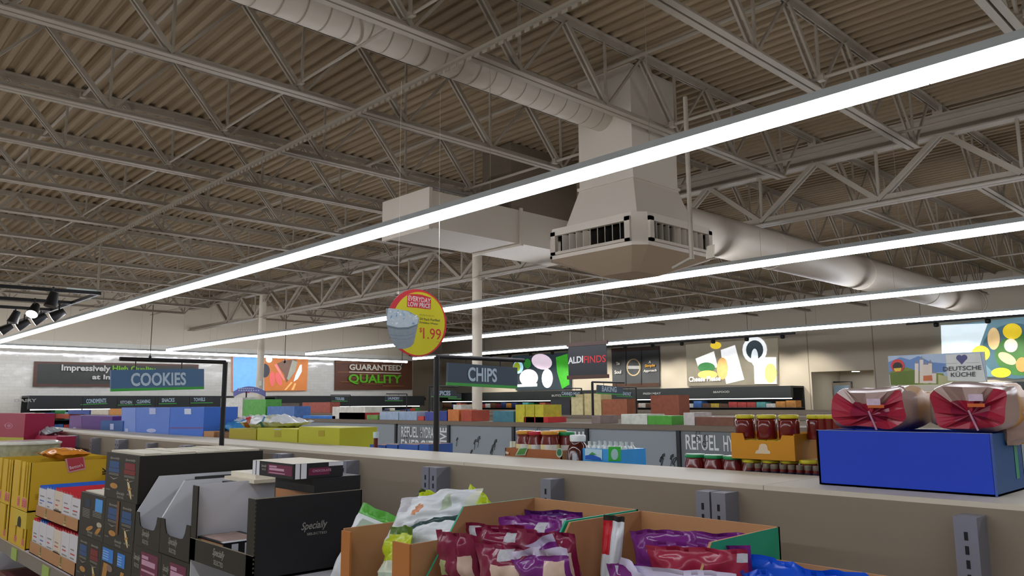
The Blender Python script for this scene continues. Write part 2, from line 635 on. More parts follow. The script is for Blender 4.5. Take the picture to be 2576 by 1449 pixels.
cc = (-5.385, 6.975)
lo = [(-5.77, 6.56), (-5.0, 6.56), (-5.0, 7.39), (-5.77, 7.39)]
hi = [(cc[0] - 0.52, cc[1] - 0.54), (cc[0] + 0.52, cc[1] - 0.54), (cc[0] + 0.52, cc[1] + 0.54), (cc[0] - 0.52, cc[1] + 0.54)]
b.mesh([(x, y, EYE + 1.94) for x, y in hi] + [(x, y, EYE + 2.42) for x, y in lo], [(0, 1, 5, 4), (1, 2, 6, 5), (2, 3, 7, 6), (3, 0, 4, 7)], DUCT)
b.obj('flared_transition', u)
b = MB()
b.box(-5.79, -4.98, 6.54, 7.41, EYE + 2.41, EYE + 2.44, DUCT)
b.obj('flange', u)
HX, HY, CH = 0.68, 0.70, 0.12
b = MB()
top, bot = ring8(cc, HX, HY, CH, EYE + 1.95), ring8(cc, HX, HY, CH, EYE + 1.60)
b.face(top, DUCT)
for i in range(8):
    if i % 2 == 1:
        b.face([bot[i], bot[(i + 1) % 8], top[(i + 1) % 8], top[i]], DUCT)
for z0, z1 in ((1.60, 1.645), (1.905, 1.95)):
    A, B_ = ring8(cc, HX, HY, CH, EYE + z0), ring8(cc, HX, HY, CH, EYE + z1)
    for i in range(0, 8, 2):
        b.face([A[i], A[(i + 1) % 8], B_[(i + 1) % 8], B_[i]], DUCT)
b.obj('casing', u)
pan = ring8(cc, HX + 0.01, HY + 0.01, CH, EYE + 1.60)
low = ring8(cc, 0.25, 0.25, 0.05, EYE + 1.42)
b = MB()
b.mesh(pan + low, [(i, (i + 1) % 8, 8 + (i + 1) % 8, 8 + i)[::-1] for i in range(8)], mat('#b9a68f', 0.45, 0.05, 2))
b.face(low[::-1], mat('#b9a68f', 0.45, 0.05, 2))
b.obj('drop_pan', u)
for i, nm in enumerate(('front', 'side', 'back', 'off')):
    a, c = Vector(ring8(cc, HX, HY, CH, EYE + 1.645)[2 * i]), Vector(ring8(cc, HX, HY, CH, EYE + 1.645)[2 * i + 1])
    w = c - a
    L = w.length
    w.normalize()
    nrm = w.cross(Vector((0, 0, 1)))
    h = 0.26
    gr = MB()
    for f0, f1, g0, g1 in ((0, L, 0, 0.03), (0, L, h - 0.045, h), (0, 0.07, 0, h), (L - 0.07, L, 0, h)):
        gr.obox(a + w * f0 + Vector((0, 0, g0)) - nrm * 0.02, w * (f1 - f0), Vector((0, 0, g1 - g0)), nrm * 0.05, DUCT)
    fr = gr.obj('grille_frame', u)
    bk = MB()
    bk.face([a - nrm * 0.14, c - nrm * 0.14, c - nrm * 0.14 + Vector((0, 0, h)), a - nrm * 0.14 + Vector((0, 0, h))], mat('#1c1915', 0.9))
    bk.obj('dark_throat', u)
    for k in range(9):
        s = 0.1 + (L - 0.2) * (k + 0.5) / 9
        ang = math.radians(20 if k < 4 else -35)
        dv = (w * math.sin(ang) - nrm * math.cos(ang)) * 0.1
        MB().obox(a + w * s + Vector((0, 0, 0.03)), w * 0.006, Vector((0, 0, h - 0.07)), dv, DUCT).obj('louvre_blade', u)
# floodlight plate and rod at the diffuser's corner
q = at('Y', 1740, 648, 6.2)
b = MB()
b.tube([(q.x, 6.2, q.z - 0.02), (q.x, 6.2, zb)], 0.022, STEEL)
b.tube([(q.x, 6.2, q.z), (q.x - 0.25, 6.25, q.z - 0.06)], 0.016, STEEL)
b.obj('hanging_pipe', label='thin white pipe hanging beside the corner of the air diffuser', cat='pipe')
q = at('Y', 1776, 652, 7.0)
MB().obox(q, (0.05, 0.06, 0.02), (0.0, 0.02, 0.14), (0.02, -0.01, 0.0), mat('#efe9d6', 0.4)).obj('bracket_plate', label='small cream plate tilted at the far corner of the air diffuser', cat='plate')
# rectangular return duct with its shaft
rd = thing('return_duct', 'boxy pale return duct lying beside the air diffuser', 'duct', (-8.3, 7.6, EYE + 2.25))
MB().box(-8.8, -7.8, 5.94, 9.2, EYE + 2.25, EYE + 2.74, DUCT).obj('trunk', rd)
b = MB()
for y in (5.92, 7.55):
    b.box(-8.83, -7.77, y, y + 0.05, EYE + 2.22, EYE + 2.77, DUCT)
b.obj('flange', rd)
MB().box(-8.42, -7.8, 7.4, 8.8, EYE + 2.74, ZD, mat('#6f6455', 0.7)).obj('riser', rd)
for px, yb, Y0 in ((1000, 540, 6.1), (1640, 620, 6.1)):
    pass
# ---------------------------------------------------------------- shelving
TAUPE = mat('#8a7f6e', 0.55, 0.04, 3.0)
CAPM = mat('#cfc8b6', 0.5, 0.03, 2.0)
UPR = mat('#8c8f9b', 0.35, 0.03, 5.0, 0.3)
SHELF = mat('#c9c7cf', 0.4, 0.03, 3.0)
LIP = mat('#7f7a70', 0.45, 0.04, 4.0)
SLOT = mat('#1b1d22', 0.8)
GT = EYE - 0.216      # top of the shelving runs


def upright(t, x, y, w, z1, rows):
    """slotted steel post standing proud of the back panel, open slots towards the aisle"""
    b = MB()
    b.box(x, x + w, y, y + 0.115, 0.05, z1, UPR)
    for r in range(rows):
        xs = x + w * (r + 0.5) / rows
        z = z1 - 0.03
        while z > z1 - 0.62:
            b.box(xs - 0.0035, xs + 0.0035, y - 0.0012, y + 0.002, z - 0.017, z, SLOT)
            z -= 0.0285
    b.obj('upright', t)


G1X0, G1X1 = -9.6, 2.6
g1 = thing('shelving_unit', 'near shelving run with taupe back panels and cream top ledge', 'shelving', (-3, 2.08, 0))
MB().box(G1X0, G1X1, 1.905, 1.935, 0.1, GT - 0.012, TAUPE).obj('back_panel', g1)
MB().box(G1X0, G1X1, 2.225, 2.25, 0.1, GT - 0.012, TAUPE).obj('back_panel', g1)
b = MB()
x = G1X0
while x < G1X1:
    b.box(x + 0.001, min(x + 1.219, G1X1) - 0.001, 1.915, 2.262, GT - 0.012, GT, CAPM)
    x += 1.219
b.box(G1X0, G1X1, 1.915, 1.925, GT - 0.03, GT - 0.012, CAPM)
b.obj('top_ledge', g1)
MB().box(G1X0, G1X1, 1.28, 2.9, 0.0, 0.1, LIP).obj('base_plinth', g1)
s0 = -2.40
for k in range(-10, 9):
    x = s0 + 0.6095 * k
    if x < G1X0 or x > G1X1:
        continue
    if k % 2 == 0:
        upright(g1, x - 0.045, 1.84, 0.042, GT - 0.02, 1)
        upright(g1, x + 0.003, 1.84, 0.042, GT - 0.02, 1)
    else:
        upright(g1, x - 0.021, 1.84, 0.045, GT - 0.025, 1)


def shelf_board(t, x0, x1, y0, y1, z, lip, name='shelf'):
    b = MB()
    b.box(x0, x1, y0, y1, z - 0.02, z, SHELF)
    o = b.obj(name, t)
    yl = y0 if lip < 0 else y1
    b = MB()
    b.box(x0, x1, min(yl, yl + lip), max(yl, yl + lip), z - 0.065, z + 0.004, LIP)
    b.obj('price_rail', o)
    return o


GS = EYE - 0.30       # shelf on the far side of the near run
SA = EYE - 0.862      # shelf with the cookies
SB = EYE - 0.577      # shelf with the bags
shelf_board(g1, G1X0, -2.53, 1.205, 1.905, SA, -0.012)
shelf_board(g1, -2.525, G1X1, 1.235, 1.905, SB, -0.012)
shelf_board(g1, G1X0, -2.405, 1.205, 1.905, EYE - 1.24, -0.012)
shelf_board(g1, G1X0, G1X1, 2.25, 2.78, GS, 0.012)
for px, py in ((40, 1385), (120, 1430)):
    q = at('Y', px, py, 1.19)
    MB().box(q.x - 0.11, q.x + 0.03, 1.188, 1.1925, SA - 0.066, SA + 0.002, mat('#9cba52', 0.4, 0.05)).obj('price_tag', label='lime green price tag on the grey shelf edge under the %s' % ('yellow biscuit cases' if px == 40 else 'kraft biscuit trays'), cat='tag', group='price tags')

GRAYP = mat('#8b9498', 0.6, 0.03, 2.0)
BRN = mat('#75695a', 0.6, 0.04, 3.0)


def far_run(y, x0, x1, lab, panel, z=GT):
    t = thing('shelving_unit', lab, 'shelving', ((x0 + x1) / 2, y + 0.2, 0))
    for yy in (y, y + 0.42):
        MB().box(x0, x1, yy - 0.015, yy + 0.015, 0.1, z - 0.02, panel).obj('back_panel', t)
    MB().box(x0, x1, y - 0.03, y + 0.45, z - 0.05, z, BRN).obj('top_ledge', t)
    MB().box(x0, x1, y - 0.55, y + 0.95, 0, 0.14, LIP).obj('base_plinth', t)
    for zz, dd in ((z - 0.62, 0.45), (z - 0.95, 0.5)):
        for a, c in ((y - dd, y - 0.015), (y + 0.435, y + 0.42 + dd)):
            MB().box(x0, x1, a, c, zz - 0.03, zz, SHELF).obj('shelf', t)
    return t


Y2 = 6.38
g2 = far_run(Y2, -23.8, 2.5, 'second shelving run with grey panels lettered in white', GRAYP)
for px in (1000, 1133, 1296, 1481, 1711):
    x = at('Y', px, 1100, Y2).x
    MB().box(x - 0.02, x + 0.02, Y2 - 0.04, Y2 - 0.015, 0.1, GT - 0.05, mat('#2a2d30', 0.5)).obj('slotted_post', g2)
g3 = far_run(10.85, -24, 2.5, 'third shelving run with taupe panels, on the line of the columns', TAUPE)
g4 = far_run(15.3, -24, 2.5, 'fourth shelving run, its top bearing the landscape banner', TAUPE)
g5 = far_run(19.7, -24, -3, 'last shelving run before the far wall coolers', TAUPE)
# lettered panels on the second run
WHT = mat('#d8dcdb', 0.5, 0.02)
PD = mat('#6f7679', 0.6, 0.05, 30)
INK = mat('#34383a', 0.6, 0)


def refuel(pxl, pxr, lab):
    pl = planeY(Y2 - 0.02)
    xl, xr = at('Y', pxl, 1100, Y2 - 0.02).x, at('Y', pxr, 1100, Y2 - 0.02).x
    w = xr - xl
    t = thing('lettered_panel', lab, 'sign', ((xl + xr) / 2, Y2 - 0.02, EYE - 1.1), 'white lettered panels of the second run')
    MB().box(xl, xr, Y2 - 0.0215, Y2 - 0.0158, EYE - 1.1, GT - 0.05, PD).obj('board', t)
    zt_ = GT - 0.085
    y = Y2 - 0.024
    for s, a, c, zz, h in (('REFUEL', 0.04, 0.40, 0, 0.14), ('HYDRATE', 0.45, 0.80, 0, 0.14), ('ENERGIZE', 0.04, 0.80, 0.17, 0.17), ('RECHARGE', 0.04, 0.80, 0.37, 0.12)):
        m = MB()
        add_text(m, s, (xl + w * a, y, zt_ - zz - h), (w * (c - a), 0, 0), (0, 0, h), WHT, 0.012)
        m.obj('lettering', t)
    m = MB()
    add_text(m, 'REVIVE', (xl + w * 0.97, y, zt_ - 0.42), (0, 0, 0.42), (-w * 0.13, 0, 0), WHT, 0.02)
    m.obj('lettering', t)
    m = MB()
    for k in range(9):
        cx, cz = xl + w * R.uniform(0.1, 0.9), zt_ - R.uniform(-0.02, 0.16)
        rr = R.uniform(0.01, 0.025)
        m.tube([(cx + rr * math.cos(a), y - 0.001, cz + rr * 1.3 * math.sin(a)) for a in [i * 0.7 for i in range(9)]], 0.0025, INK, 4)
    m.obj('ink_sketch', t)


refuel(1005, 1128, 'white lettered REFUEL panel behind the chip aisle post')
refuel(1301, 1476, 'white lettered REFUEL panel behind the jars of sauce')
refuel(1716, 1960, 'white lettered REFUEL panel behind the orange jar tray')
for k, (c0, c1, lab) in enumerate(((1140, 1290, 'faint ink sketches of flowers on the grey panel beside the chip sign post'), (1590, 1705, 'faint ink sketches of flowers on the grey panel beside the green lidded jars'))):
    m = MB()
    pl = planeY(Y2 - 0.02)
    for px, py, rr in ((1186, 1137, 5), (1195, 1112, 6), (1204, 1105, 7), (1240, 1125, 7), (1246, 1112, 6), (1236, 1136, 5), (1150, 1105, 4)) if k == 0 else ((1664, 1155, 6), (1668, 1148, 5), (1697, 1160, 7), (1690, 1150, 5)):
        q = pl(px, py)
        r0 = rr / 250
        m.tube([(q.x + r0 * math.cos(i), q.y, q.z + r0 * 1.4 * math.sin(i * 1.3)) for i in range(7)], 0.004, INK, 4)
        m.tube([(q.x, q.y, q.z - r0), (q.x - 0.02, q.y, q.z - r0 - 0.07)], 0.003, INK, 4)
    m.obj('ink_sketch', label=lab, cat='drawing', group='ink sketches')
# ---------------------------------------------------------------- goods on the near shelves
KR = mat('#b98a5e', 0.75, 0.05, 12.0)
KRI = mat('#ad7f58', 0.8, 0.05, 10.0)
YEL = mat('#d9b32a', 0.55, 0.04, 8.0)
DRK = mat('#1d1a17', 0.6, 0.1, 8.0)
BLK = mat('#26251f', 0.5, 0.06, 8.0)
BLS = mat('#1b1d20', 0.5, 0.05, 8.0)
WIN = mat('#dfe3ea', 0.6, 0.03, 5.0)
REDP = mat('#d2323c', 0.45, 0.05)
PNK = mat('#d97f82', 0.5, 0.04)
GREY = mat('#8d8c85', 0.5, 0.1, 60)
T1, T2, T3, T4 = EYE - 0.214, EYE - 0.428, EYE - 0.642, SA
YF = 1.222


def fquad(mb, x0, x1, z0, z1, y, m):
    mb.face([(x0, y, z0), (x1, y, z0), (x1, y, z1), (x0, y, z1)], m)


def yellow_case(x0, x1, z0, z1, lab, slots, arch=False):
    t = thing('biscuit_case', lab, 'box', ((x0 + x1) / 2, 1.5, z0), 'yellow biscuit cases')
    b = MB()
    w = x1 - x0
    yb = 1.80
    th = 0.006
    b.box(x0, x0 + th, YF, yb, z0, z1, YEL)
    b.box(x1 - th, x1, YF, yb, z0, z1, YEL)
    b.box(x0, x1, yb - th, yb, z0, z1, YEL)
    b.box(x0, x1, YF, yb, z0, z0 + th, YEL)
    fl_ = z0 + 0.27 * (z1 - z0)
    edge = [x0] + [v for s in slots for v in (x0 + s[0] * w, x0 + s[1] * w)] + [x1]
    b.box(x0, x1, YF - 0.004, YF + 0.004, z0, fl_, YEL)
    for i in range(0, len(edge), 2):
        b.box(edge[i], edge[i + 1], YF - 0.004, YF + 0.004, fl_, z1, YEL)
    if arch:
        b.box(x0 + 0.35 * w, x1 + 0.002, YF - 0.006, YF + 0.02, z1 - 0.45 * (z1 - z0), z1, mat('#d2bb3c', 0.55, 0.04))
        b.box(x1 - 0.02, x1 + 0.003, YF, YF + 0.11, z1 - 0.4 * (z1 - z0), z1, mat('#d2bb3c', 0.55, 0.04))
        cx = x0 + 0.62 * w
        pts = [(cx - 0.1 * w, z1 - 0.45 * (z1 - z0))] + [(cx + 0.1 * w * math.cos(a), z1 - 0.3 * (z1 - z0) + 0.03 * math.sin(a)) for a in [math.pi - i * math.pi / 8 for i in range(9)]] + [(cx + 0.1 * w, z1 - 0.45 * (z1 - z0))]
        b.face([(px, YF - 0.0075, pz) for px, pz in pts], DRK)
    b.obj('carton', t)
    m = MB()
    for s in slots:
        sx = x0 + (s[0] + s[1]) / 2 * w
        fquad(m, sx - 0.028, sx + 0.028, z0 + 0.02, fl_ - 0.004, YF - 0.0055, PNK)
        for k in range(3):
            fquad(m, sx - 0.016, sx + 0.016, z0 + 0.028 + k * 0.013, z0 + 0.034 + k * 0.013, YF - 0.0065, REDP)
    m.obj('front_badge', t)
    n = 5
    for k in range(n):
        for s in slots[-2:]:
            sx0, sx1 = x0 + s[0] * w, x0 + s[1] * w
            zz = z0 + 0.02 + k * (z1 - z0 - 0.03) / n
            MB().box(sx0 - 0.02, min(sx1 + 0.015, x1 - 0.01), YF + 0.012, yb - 0.05, zz, zz + (z1 - z0 - 0.03) / n - 0.005, mat('#4a3119', 0.45, 0.3, 25)).obj('biscuit_pack', t)
    return t


yu = yellow_case(-6.05, -5.62, T3 + 0.004, EYE - 0.343, 'upper yellow biscuit case with dark slots and a red corner badge', ((0.42, 0.52), (0.72, 0.80), (0.86, 0.95)))
m = MB()
pl = planeX(-5.6185)
px_poly(m, pl, [(163, 1154), (211, 1149), (216, 1180), (172, 1190)], mat('#d8a0a0', 0.5), 0.001)
px_poly(m, pl, [(168, 1154), (209, 1150), (213, 1177), (174, 1186)], mat('#c24650', 0.5), 0.002)
px_text(m, 'Benton\'s', pl, (176, 1181), (209, 1173), (174, 1173), mat('#f0dede', 0.5), 0.003, 0.01)
for k in range(4):
    px_poly(m, pl, [(88, 1243 + 4 * k), (103, 1241.5 + 4 * k), (103, 1243.5 + 4 * k), (88, 1245 + 4 * k)], mat('#b08f22', 0.5), 0.001)
px_poly(m, pl, [(257, 1176), (266, 1183), (268, 1189), (258, 1180)], DRK, 0.001)
px_poly(m, pl, [(257, 1186), (268, 1185), (268, 1188), (257, 1189)], DRK, 0.001)
px_poly(m, pl, [(257, 1191), (268, 1190), (268, 1193), (257, 1194)], DRK, 0.001)
m.obj('side_badge', yu)
yellow_case(-6.05, -5.60, SA + 0.002, T3 + 0.001, 'lower yellow biscuit case with an arched opening, standing on the shelf edge', ((0.40, 0.48), (0.84, 0.93)), True)
yellow_case(-6.55, -6.09, T3 + 0.004, EYE - 0.35, 'upper yellow biscuit case farther along the shelf, at the edge of the picture', ((0.3, 0.4), (0.7, 0.78), (0.86, 0.94)))
yellow_case(-6.55, -6.09, SA + 0.002, T3 + 0.001, 'lower yellow biscuit case farther along the shelf, at the edge of the picture', ((0.3, 0.4), (0.78, 0.9)))
b = MB()
q0, q1 = at('Y', 222, 1141, 1.84), at('Y', 268, 1139, 1.84)
b.box(-5.6, -4.2, 1.815, 1.838, EYE - 0.42, EYE - 0.30, YEL)
b.box(-5.6, -4.2, 1.812, 1.815, EYE - 0.31, EYE - 0.30, KR)
b.obj('yellow_carton', label='yellow carton edge peeping out behind the upper black cookie case', cat='box')


def pillow(name, c, U, V, N, w, h, t, mf, lab=None, cat='bag', group=None, crump=0.004, seed=0, nu=18, nv=20, seal=0.06, parent=None, rough=0.25, flat=False, sag=0.0):
    """soft sealed bag: two bulged skins meeting in crimped ends; U across, V up, N towards the viewer"""
    c, U, V, N = Vector(c), Vector(U).normalized(), Vector(V).normalized(), Vector(N).normalized()
    b = MB()

    def skin(sgn):
        def fn(u, v):
            a = 1 - abs(2 * u - 1) ** 2.6
            e = min(v, 1 - v) / seal
            d = 0.0 if e < 1 else (1 - abs(2 * (v - seal) / (1 - 2 * seal) - 1) ** 3.2)
            th = t * 0.5 * max(0.0, a) ** 0.6 * max(0.0, d) ** 0.6
            nz = noise.noise(Vector((u * 4.5 + seed * 3.1, v * 5.5, seed))) * crump * 2 + noise.noise(Vector((u * 11 + seed, v * 13, seed * 2.0))) * crump
            wv = noise.noise(Vector((u * 3 + seed, 0.3, seed))) * crump * 1.5
            pinch = 1 - 0.05 * max(0.0, d)
            return c + U * (u - 0.5) * w * pinch + V * ((v - 0.5) * h + wv * (1 if v > .9 else 0)) + N * (sgn * th + nz * (0.3 + min(1, a * 2)) - sag * (1 - abs(2 * v - 1)) * 0)
        return fn
    b.grid(skin(1), nu, nv, mf)
    i0 = len(b.f)
    b.grid(skin(-1), nu, nv, mf)
    for i in range(i0, len(b.f)):
        b.f[i] = b.f[i][::-1]
    return b.obj(name, parent, lab, cat if parent is None else None, group)


# things lying on the yellow cases
OR_ = mat('#d98a2b', 0.22, 0.15, 14)
q = at('Y', 120, 1150, 1.45)
pillow('orange_packet', (-6.02, 1.50, EYE - 0.315), (1, 0.25, 0), (-0.25, 1, 0), (0, 0, 1), 0.40, 0.18, 0.07, lambda u, v: mat('#e8d8b8', 0.3) if abs(u - 0.15) < 0.04 else OR_, 'shiny orange biscuit packet lying across the yellow case', 'packet', crump=0.005, seed=3)
b = MB()
gt_ = thing('cookie_tub', 'clear plastic tub of pale sweets standing at the picture edge on yellow cases', 'tub', (-6.9, 1.45, EYE - 0.35))
b.lathe((-6.82, 1.45, EYE - 0.36), [(0.2, 0), (0.215, 0.05), (0.215, 0.085)], [mat('#a9ae98', 0.2, 0.5, 22)] * 3, 24)
b.obj('body', gt_)
MB().lathe((-6.82, 1.45, EYE - 0.275), [(0.222, 0), (0.225, 0.012), (0.19, 0.025)], mat('#d8dccf', 0.15, 0.3, 18), 24).obj('lid', gt_)

# red and white cookie packs in kraft trays
PK = [('#d7d9e0', '#c8323e'), ('#d7d9e0', '#2d62c4'), ('#ddd2c0', '#c8323e')]


def cookie_tray(z0, lab, lo_, xa, xb, n, zt_, seed):
    t = thing('kraft_tray', lab, 'box', ((xa + xb) / 2, 1.5, z0), 'kraft biscuit trays')
    b = MB()
    b.box(xa, xb, YF, YF + 0.004, z0, z0 + lo_, KR)
    b.box(xa, xa + 0.004, YF, 1.8, z0, z0 + lo_, KR)
    b.box(xb - 0.004, xb, YF, 1.8, z0, z0 + lo_, KR)
    b.box(xa, xb, YF, 1.8, z0, z0 + 0.004, KRI)
    b.obj('carton', t)
    m = MB()
    for k in range(2):
        x = xa + (xb - xa) * (0.27 + 0.45 * k)
        fquad(m, x - 0.012, x + 0.012, z0 + 0.012, z0 + lo_ - 0.003, YF - 0.0006, mat('#7d7a3c', 0.6))
        fquad(m, x - 0.028, x + 0.028, z0 + 0.006, z0 + 0.016, YF - 0.0012, mat('#cbb98a', 0.6))
        fquad(m, x - 0.02, x + 0.02, z0 + 0.024, z0 + 0.03, YF - 0.0012, mat('#a9b07a', 0.6))
    m.obj('tape_print', t)
    w = (xb - xa - 0.012) / n
    rr = random.Random(seed)
    for k in range(n):
        fc, ec = PK[1] if (k in (1,) or rr.random() < 0.15) else (PK[2] if k in (n // 2,) else PK[0])
        x0 = xa + 0.006 + k * w
        p = thing('biscuit_pack', '%s white biscuit pack with a %s crimped top in the %s kraft tray' % (ORD[k], 'red' if ec == '#c8323e' else 'blue', 'upper' if seed == 1 else 'lower'), 'packet', (x0 + w / 2, 1.5, z0), 'white biscuit packs in kraft trays')
        zz = zt_ - rr.uniform(0, 0.012)
        fm = mat(fc, 0.35, 0.04, 10)
        MB().box(x0 + 0.002, x0 + w - 0.002, YF + 0.008, 1.79, z0 + 0.006, zz - 0.016, fm).obj('wrapper', p)
        c = MB()
        e = mat(ec, 0.3, 0.1, 30)
        sub = max(1, int(round(w / 0.05)))
        for j in range(sub):
            xs = x0 + w * j / sub
            c.mesh([(xs + 0.003, YF + 0.01, zz - 0.016), (xs + w / sub - 0.003, YF + 0.01, zz - 0.016), (xs + w / sub - 0.003, 1.78, zz - 0.016), (xs + 0.003, 1.78, zz - 0.016), (xs + w / sub / 2, YF + 0.005, zz), (xs + w / sub / 2, 1.78, zz + rr.uniform(0, .006))], [(0, 1, 4), (1, 2, 5, 4), (2, 3, 5), (3, 0, 4, 5)], e)
        c.obj('crimped_top', p)
        c = MB()
        for j in range(4):
            zc = z0 + 0.05 + j * 0.022 + rr.uniform(-.004, .004)
            fquad(c, x0 + w * 0.2, x0 + w * rr.uniform(0.5, 0.85), zc, zc + 0.007, YF + 0.0074, e if j == 2 else GREY)
        if k == n // 2:
            fquad(c, x0 + 0.01, x0 + w - 0.01, z0 + 0.03, z0 + 0.07, YF + 0.0072, mat('#3c2419', 0.5, 0.3, 40))
        c.obj('front_print', p)


cookie_tray(T3 + 0.002, 'upper kraft tray of white biscuit packs leaning on yellow cases', 0.062, -5.42, -4.545, 5, EYE - 0.452, 1)
cookie_tray(SA + 0.002, 'lower kraft tray of white biscuit packs standing on the shelf', 0.066, -5.50, -4.545, 6, T3 - 0.004, 2)

# black cookie cases
SPEC = mat('#9a9a92', 0.5, 0.1, 60)
GOLD = mat('#b9853e', 0.5, 0.25, 40)
CREAM = mat('#d8c690', 0.5, 0.1, 40)
NAVY = mat('#1f4f84', 0.45, 0.05)
SKY = mat('#4aa0e8', 0.45, 0.05)
DRED = mat('#7a1822', 0.45, 0.05)
WINE = mat('#6f2346', 0.45, 0.05)
LIL = mat('#c79ab4', 0.5, 0.05)


def oval(mb, cx, cz, rx, rz, y, m, rot=0.0, n=14):
    mb.face([(cx + rx * math.cos(a) * math.cos(rot) - rz * math.sin(a) * math.sin(rot), y, cz + rx * math.cos(a) * math.sin(rot) + rz * math.sin(a) * math.cos(rot)) for a in [2 * math.pi * i / n for i in range(n)]], m)


def script_logo(mb, x, z, w, h, y):
    """small two-line script mark"""
    add_text(mb, 'Specially', (x, y, z + h * 0.42), (w, 0, -h * 0.05), (w * 0.08, 0, h * 0.6), SPEC, 0.02, 0.2)
    add_text(mb, 'SELECTED', (x + w * 0.15, y, z), (w * 0.8, 0, -h * 0.05), (0, 0, h * 0.3), SPEC, 0.02)


def black_case(x0, x1, z0, z1, lab, style, colors=(NAVY, DRED), whites=False):
    t = thing('cookie_case', lab, 'box', ((x0 + x1) / 2, 1.5, z0), 'black cookie cases')
    w, h = x1 - x0, z1 - z0
    b = MB()
    b.box(x0, x1, YF, 1.80, z0, z1 - (0.006 if whites else 0), BLK)
    b.obj('carton', t)
    y = YF - 0.0008
    m = MB()
    if style == 'pair':
        for k in range(2):
            cx = x0 + w * (0.27 + 0.47 * k)
            cw = w * 0.15
            fquad(m, cx - cw, cx + cw, z0 + h * 0.66, z0 + h * 0.80, y, colors[k])
            fquad(m, cx - cw * 1.1, cx + cw * 1.1, z0 + h * 0.56, z0 + h * 0.65, y, colors[k])
            for j in range(2):
                fquad(m, cx - cw, cx + cw, z0 + h * (0.50 + 0.025 * j), z0 + h * (0.512 + 0.025 * j), y, GREY)
            add_text(m, 'Specially', (cx - cw, y, z0 + h * 0.83), (cw * 2, 0, 0), (0.006, 0, h * 0.06), SPEC, 0.02, 0.2)
            m.face([(cx - cw, y, z0 + h * 0.46), (cx, y, z0 + h * 0.40), (cx + cw, y, z0 + h * 0.46), (cx, y, z0 + h * 0.43)], GREY)
            oval(m, cx + 0.01, z0 + h * 0.27, w * 0.12, h * 0.06, y, GOLD if k == 0 else CREAM, 0.0 if k == 0 else -0.9)
            oval(m, cx + 0.015, z0 + h * 0.265, w * 0.06, h * 0.022, y - 0.0006, GOLD, 0.2)
        script_logo(m, x0 + w * 0.38, z0 + h * 0.04, w * 0.24, h * 0.13, y)
        add_text(m, 'SELECTED', (x0 + w * 0.05, y, z0 + h * 0.16), (w * 0.13, 0, 0), (0, 0, h * 0.025), SPEC, 0.03)
        add_text(m, 'SELECTED', (x0 + w * 0.7, y, z0 + h * 0.14), (w * 0.2, 0, 0), (0, 0, h * 0.03), SPEC, 0.03)
    elif style == 'flap':
        for k, (a, c) in enumerate(((0.06, 0.42), (0.56, 0.80))):
            fquad(m, x0 + w * a, x0 + w * c, z0 + h * 0.66, z0 + h * 0.93, y, mat('#2f86e0', 0.45, 0.05))
            for j in range(4):
                fquad(m, x0 + w * a + 0.006, x0 + w * (a + (c - a) * 0.6), z0 + h * (0.70 + 0.05 * j), z0 + h * (0.72 + 0.05 * j), y - 0.0006, mat('#9cc4ee', 0.5))
        m.face([(x0 + w * a, y, z0 + h * b_) for a, b_ in ((0.04, 0.0), (0.12, 0.62), (0.28, 0.62), (0.18, 0.12), (0.34, 0.0))], GOLD)
        m.face([(x0 + w * a, y, z0 + h * b_) for a, b_ in ((0.56, 0.0), (0.70, 0.58), (0.80, 0.58), (0.70, 0.0))], GOLD)
        oval(m, x0 + w * 0.33, z0 + h * 0.55, w * 0.1, h * 0.07, y - 0.0008, mat('#8c7268', 0.5))
    elif style == 'wine':
        fquad(m, x0 + w * 0.32, x0 + w * 0.9, z0 + h * 0.5, z0 + h * 0.93, y, WINE)
        for j, (wd, hh) in enumerate(((0.22, 0.05), (0.46, 0.08), (0.46, 0.03), (0.2, 0.02))):
            zz = z0 + h * (0.83 - 0.095 * j)
            fquad(m, x0 + w * 0.36, x0 + w * (0.36 + wd), zz, zz + h * hh, y - 0.0006, LIL)
        script_logo(m, x0 + w * 0.06, z0 + h * 0.66, w * 0.22, h * 0.2, y)
        oval(m, x0 + w * 0.68, z0 + h * 0.38, w * 0.08, h * 0.1, y - 0.0006, GREY)
        for cx, cz, rr, mm in ((0.18, 0.18, 0.1, '#5a3220'), (0.36, 0.28, 0.09, '#8c5a30'), (0.5, 0.2, 0.1, '#4a2a20'), (0.62, 0.26, 0.08, '#b08046'), (0.34, 0.08, 0.1, '#c9b48a')):
            oval(m, x0 + w * cx, z0 + h * cz, w * rr, h * rr * 1.1, y - 0.0007, mat(mm, 0.5, 0.2, 40), cx)
    elif style == 'back':
        fquad(m, x0 + w * 0.2, x0 + w * 0.42, z0 + h * 0.66, z0 + h * 0.84, y, mat('#14324f', 0.5))
        fquad(m, x0 + w * 0.62, x0 + w * 0.9, z0 + h * 0.62, z0 + h * 0.9, y, SKY)
        for k in range(2):
            for j in range(6 if k == 0 else 4):
                zz = z0 + h * (0.60 - 0.035 * j)
                fquad(m, x0 + w * (0.12 + 0.42 * k), x0 + w * (0.42 + 0.46 * k), zz, zz + h * 0.014, y, GREY)
        oval(m, x0 + w * 0.82, z0 + h * 0.34, w * 0.1, h * 0.06, y, mat('#b9b29c', 0.5, 0.1, 30))
        oval(m, x0 + w * 0.45, z0 + h * 0.2, w * 0.14, h * 0.05, y, GOLD, 0.2)
        oval(m, x0 + w * 0.78, z0 + h * 0.2, w * 0.12, h * 0.06, y, GOLD, 0.4)
        script_logo(m, x0 + w * 0.36, z0 + h * 0.03, w * 0.22, h * 0.12, y)
        add_text(m, 'SELECTED', (x0 + w * 0.66, y, z0 + h * 0.1), (w * 0.24, 0, 0), (0, 0, h * 0.03), SPEC, 0.03)
    m.obj('front_print', t)
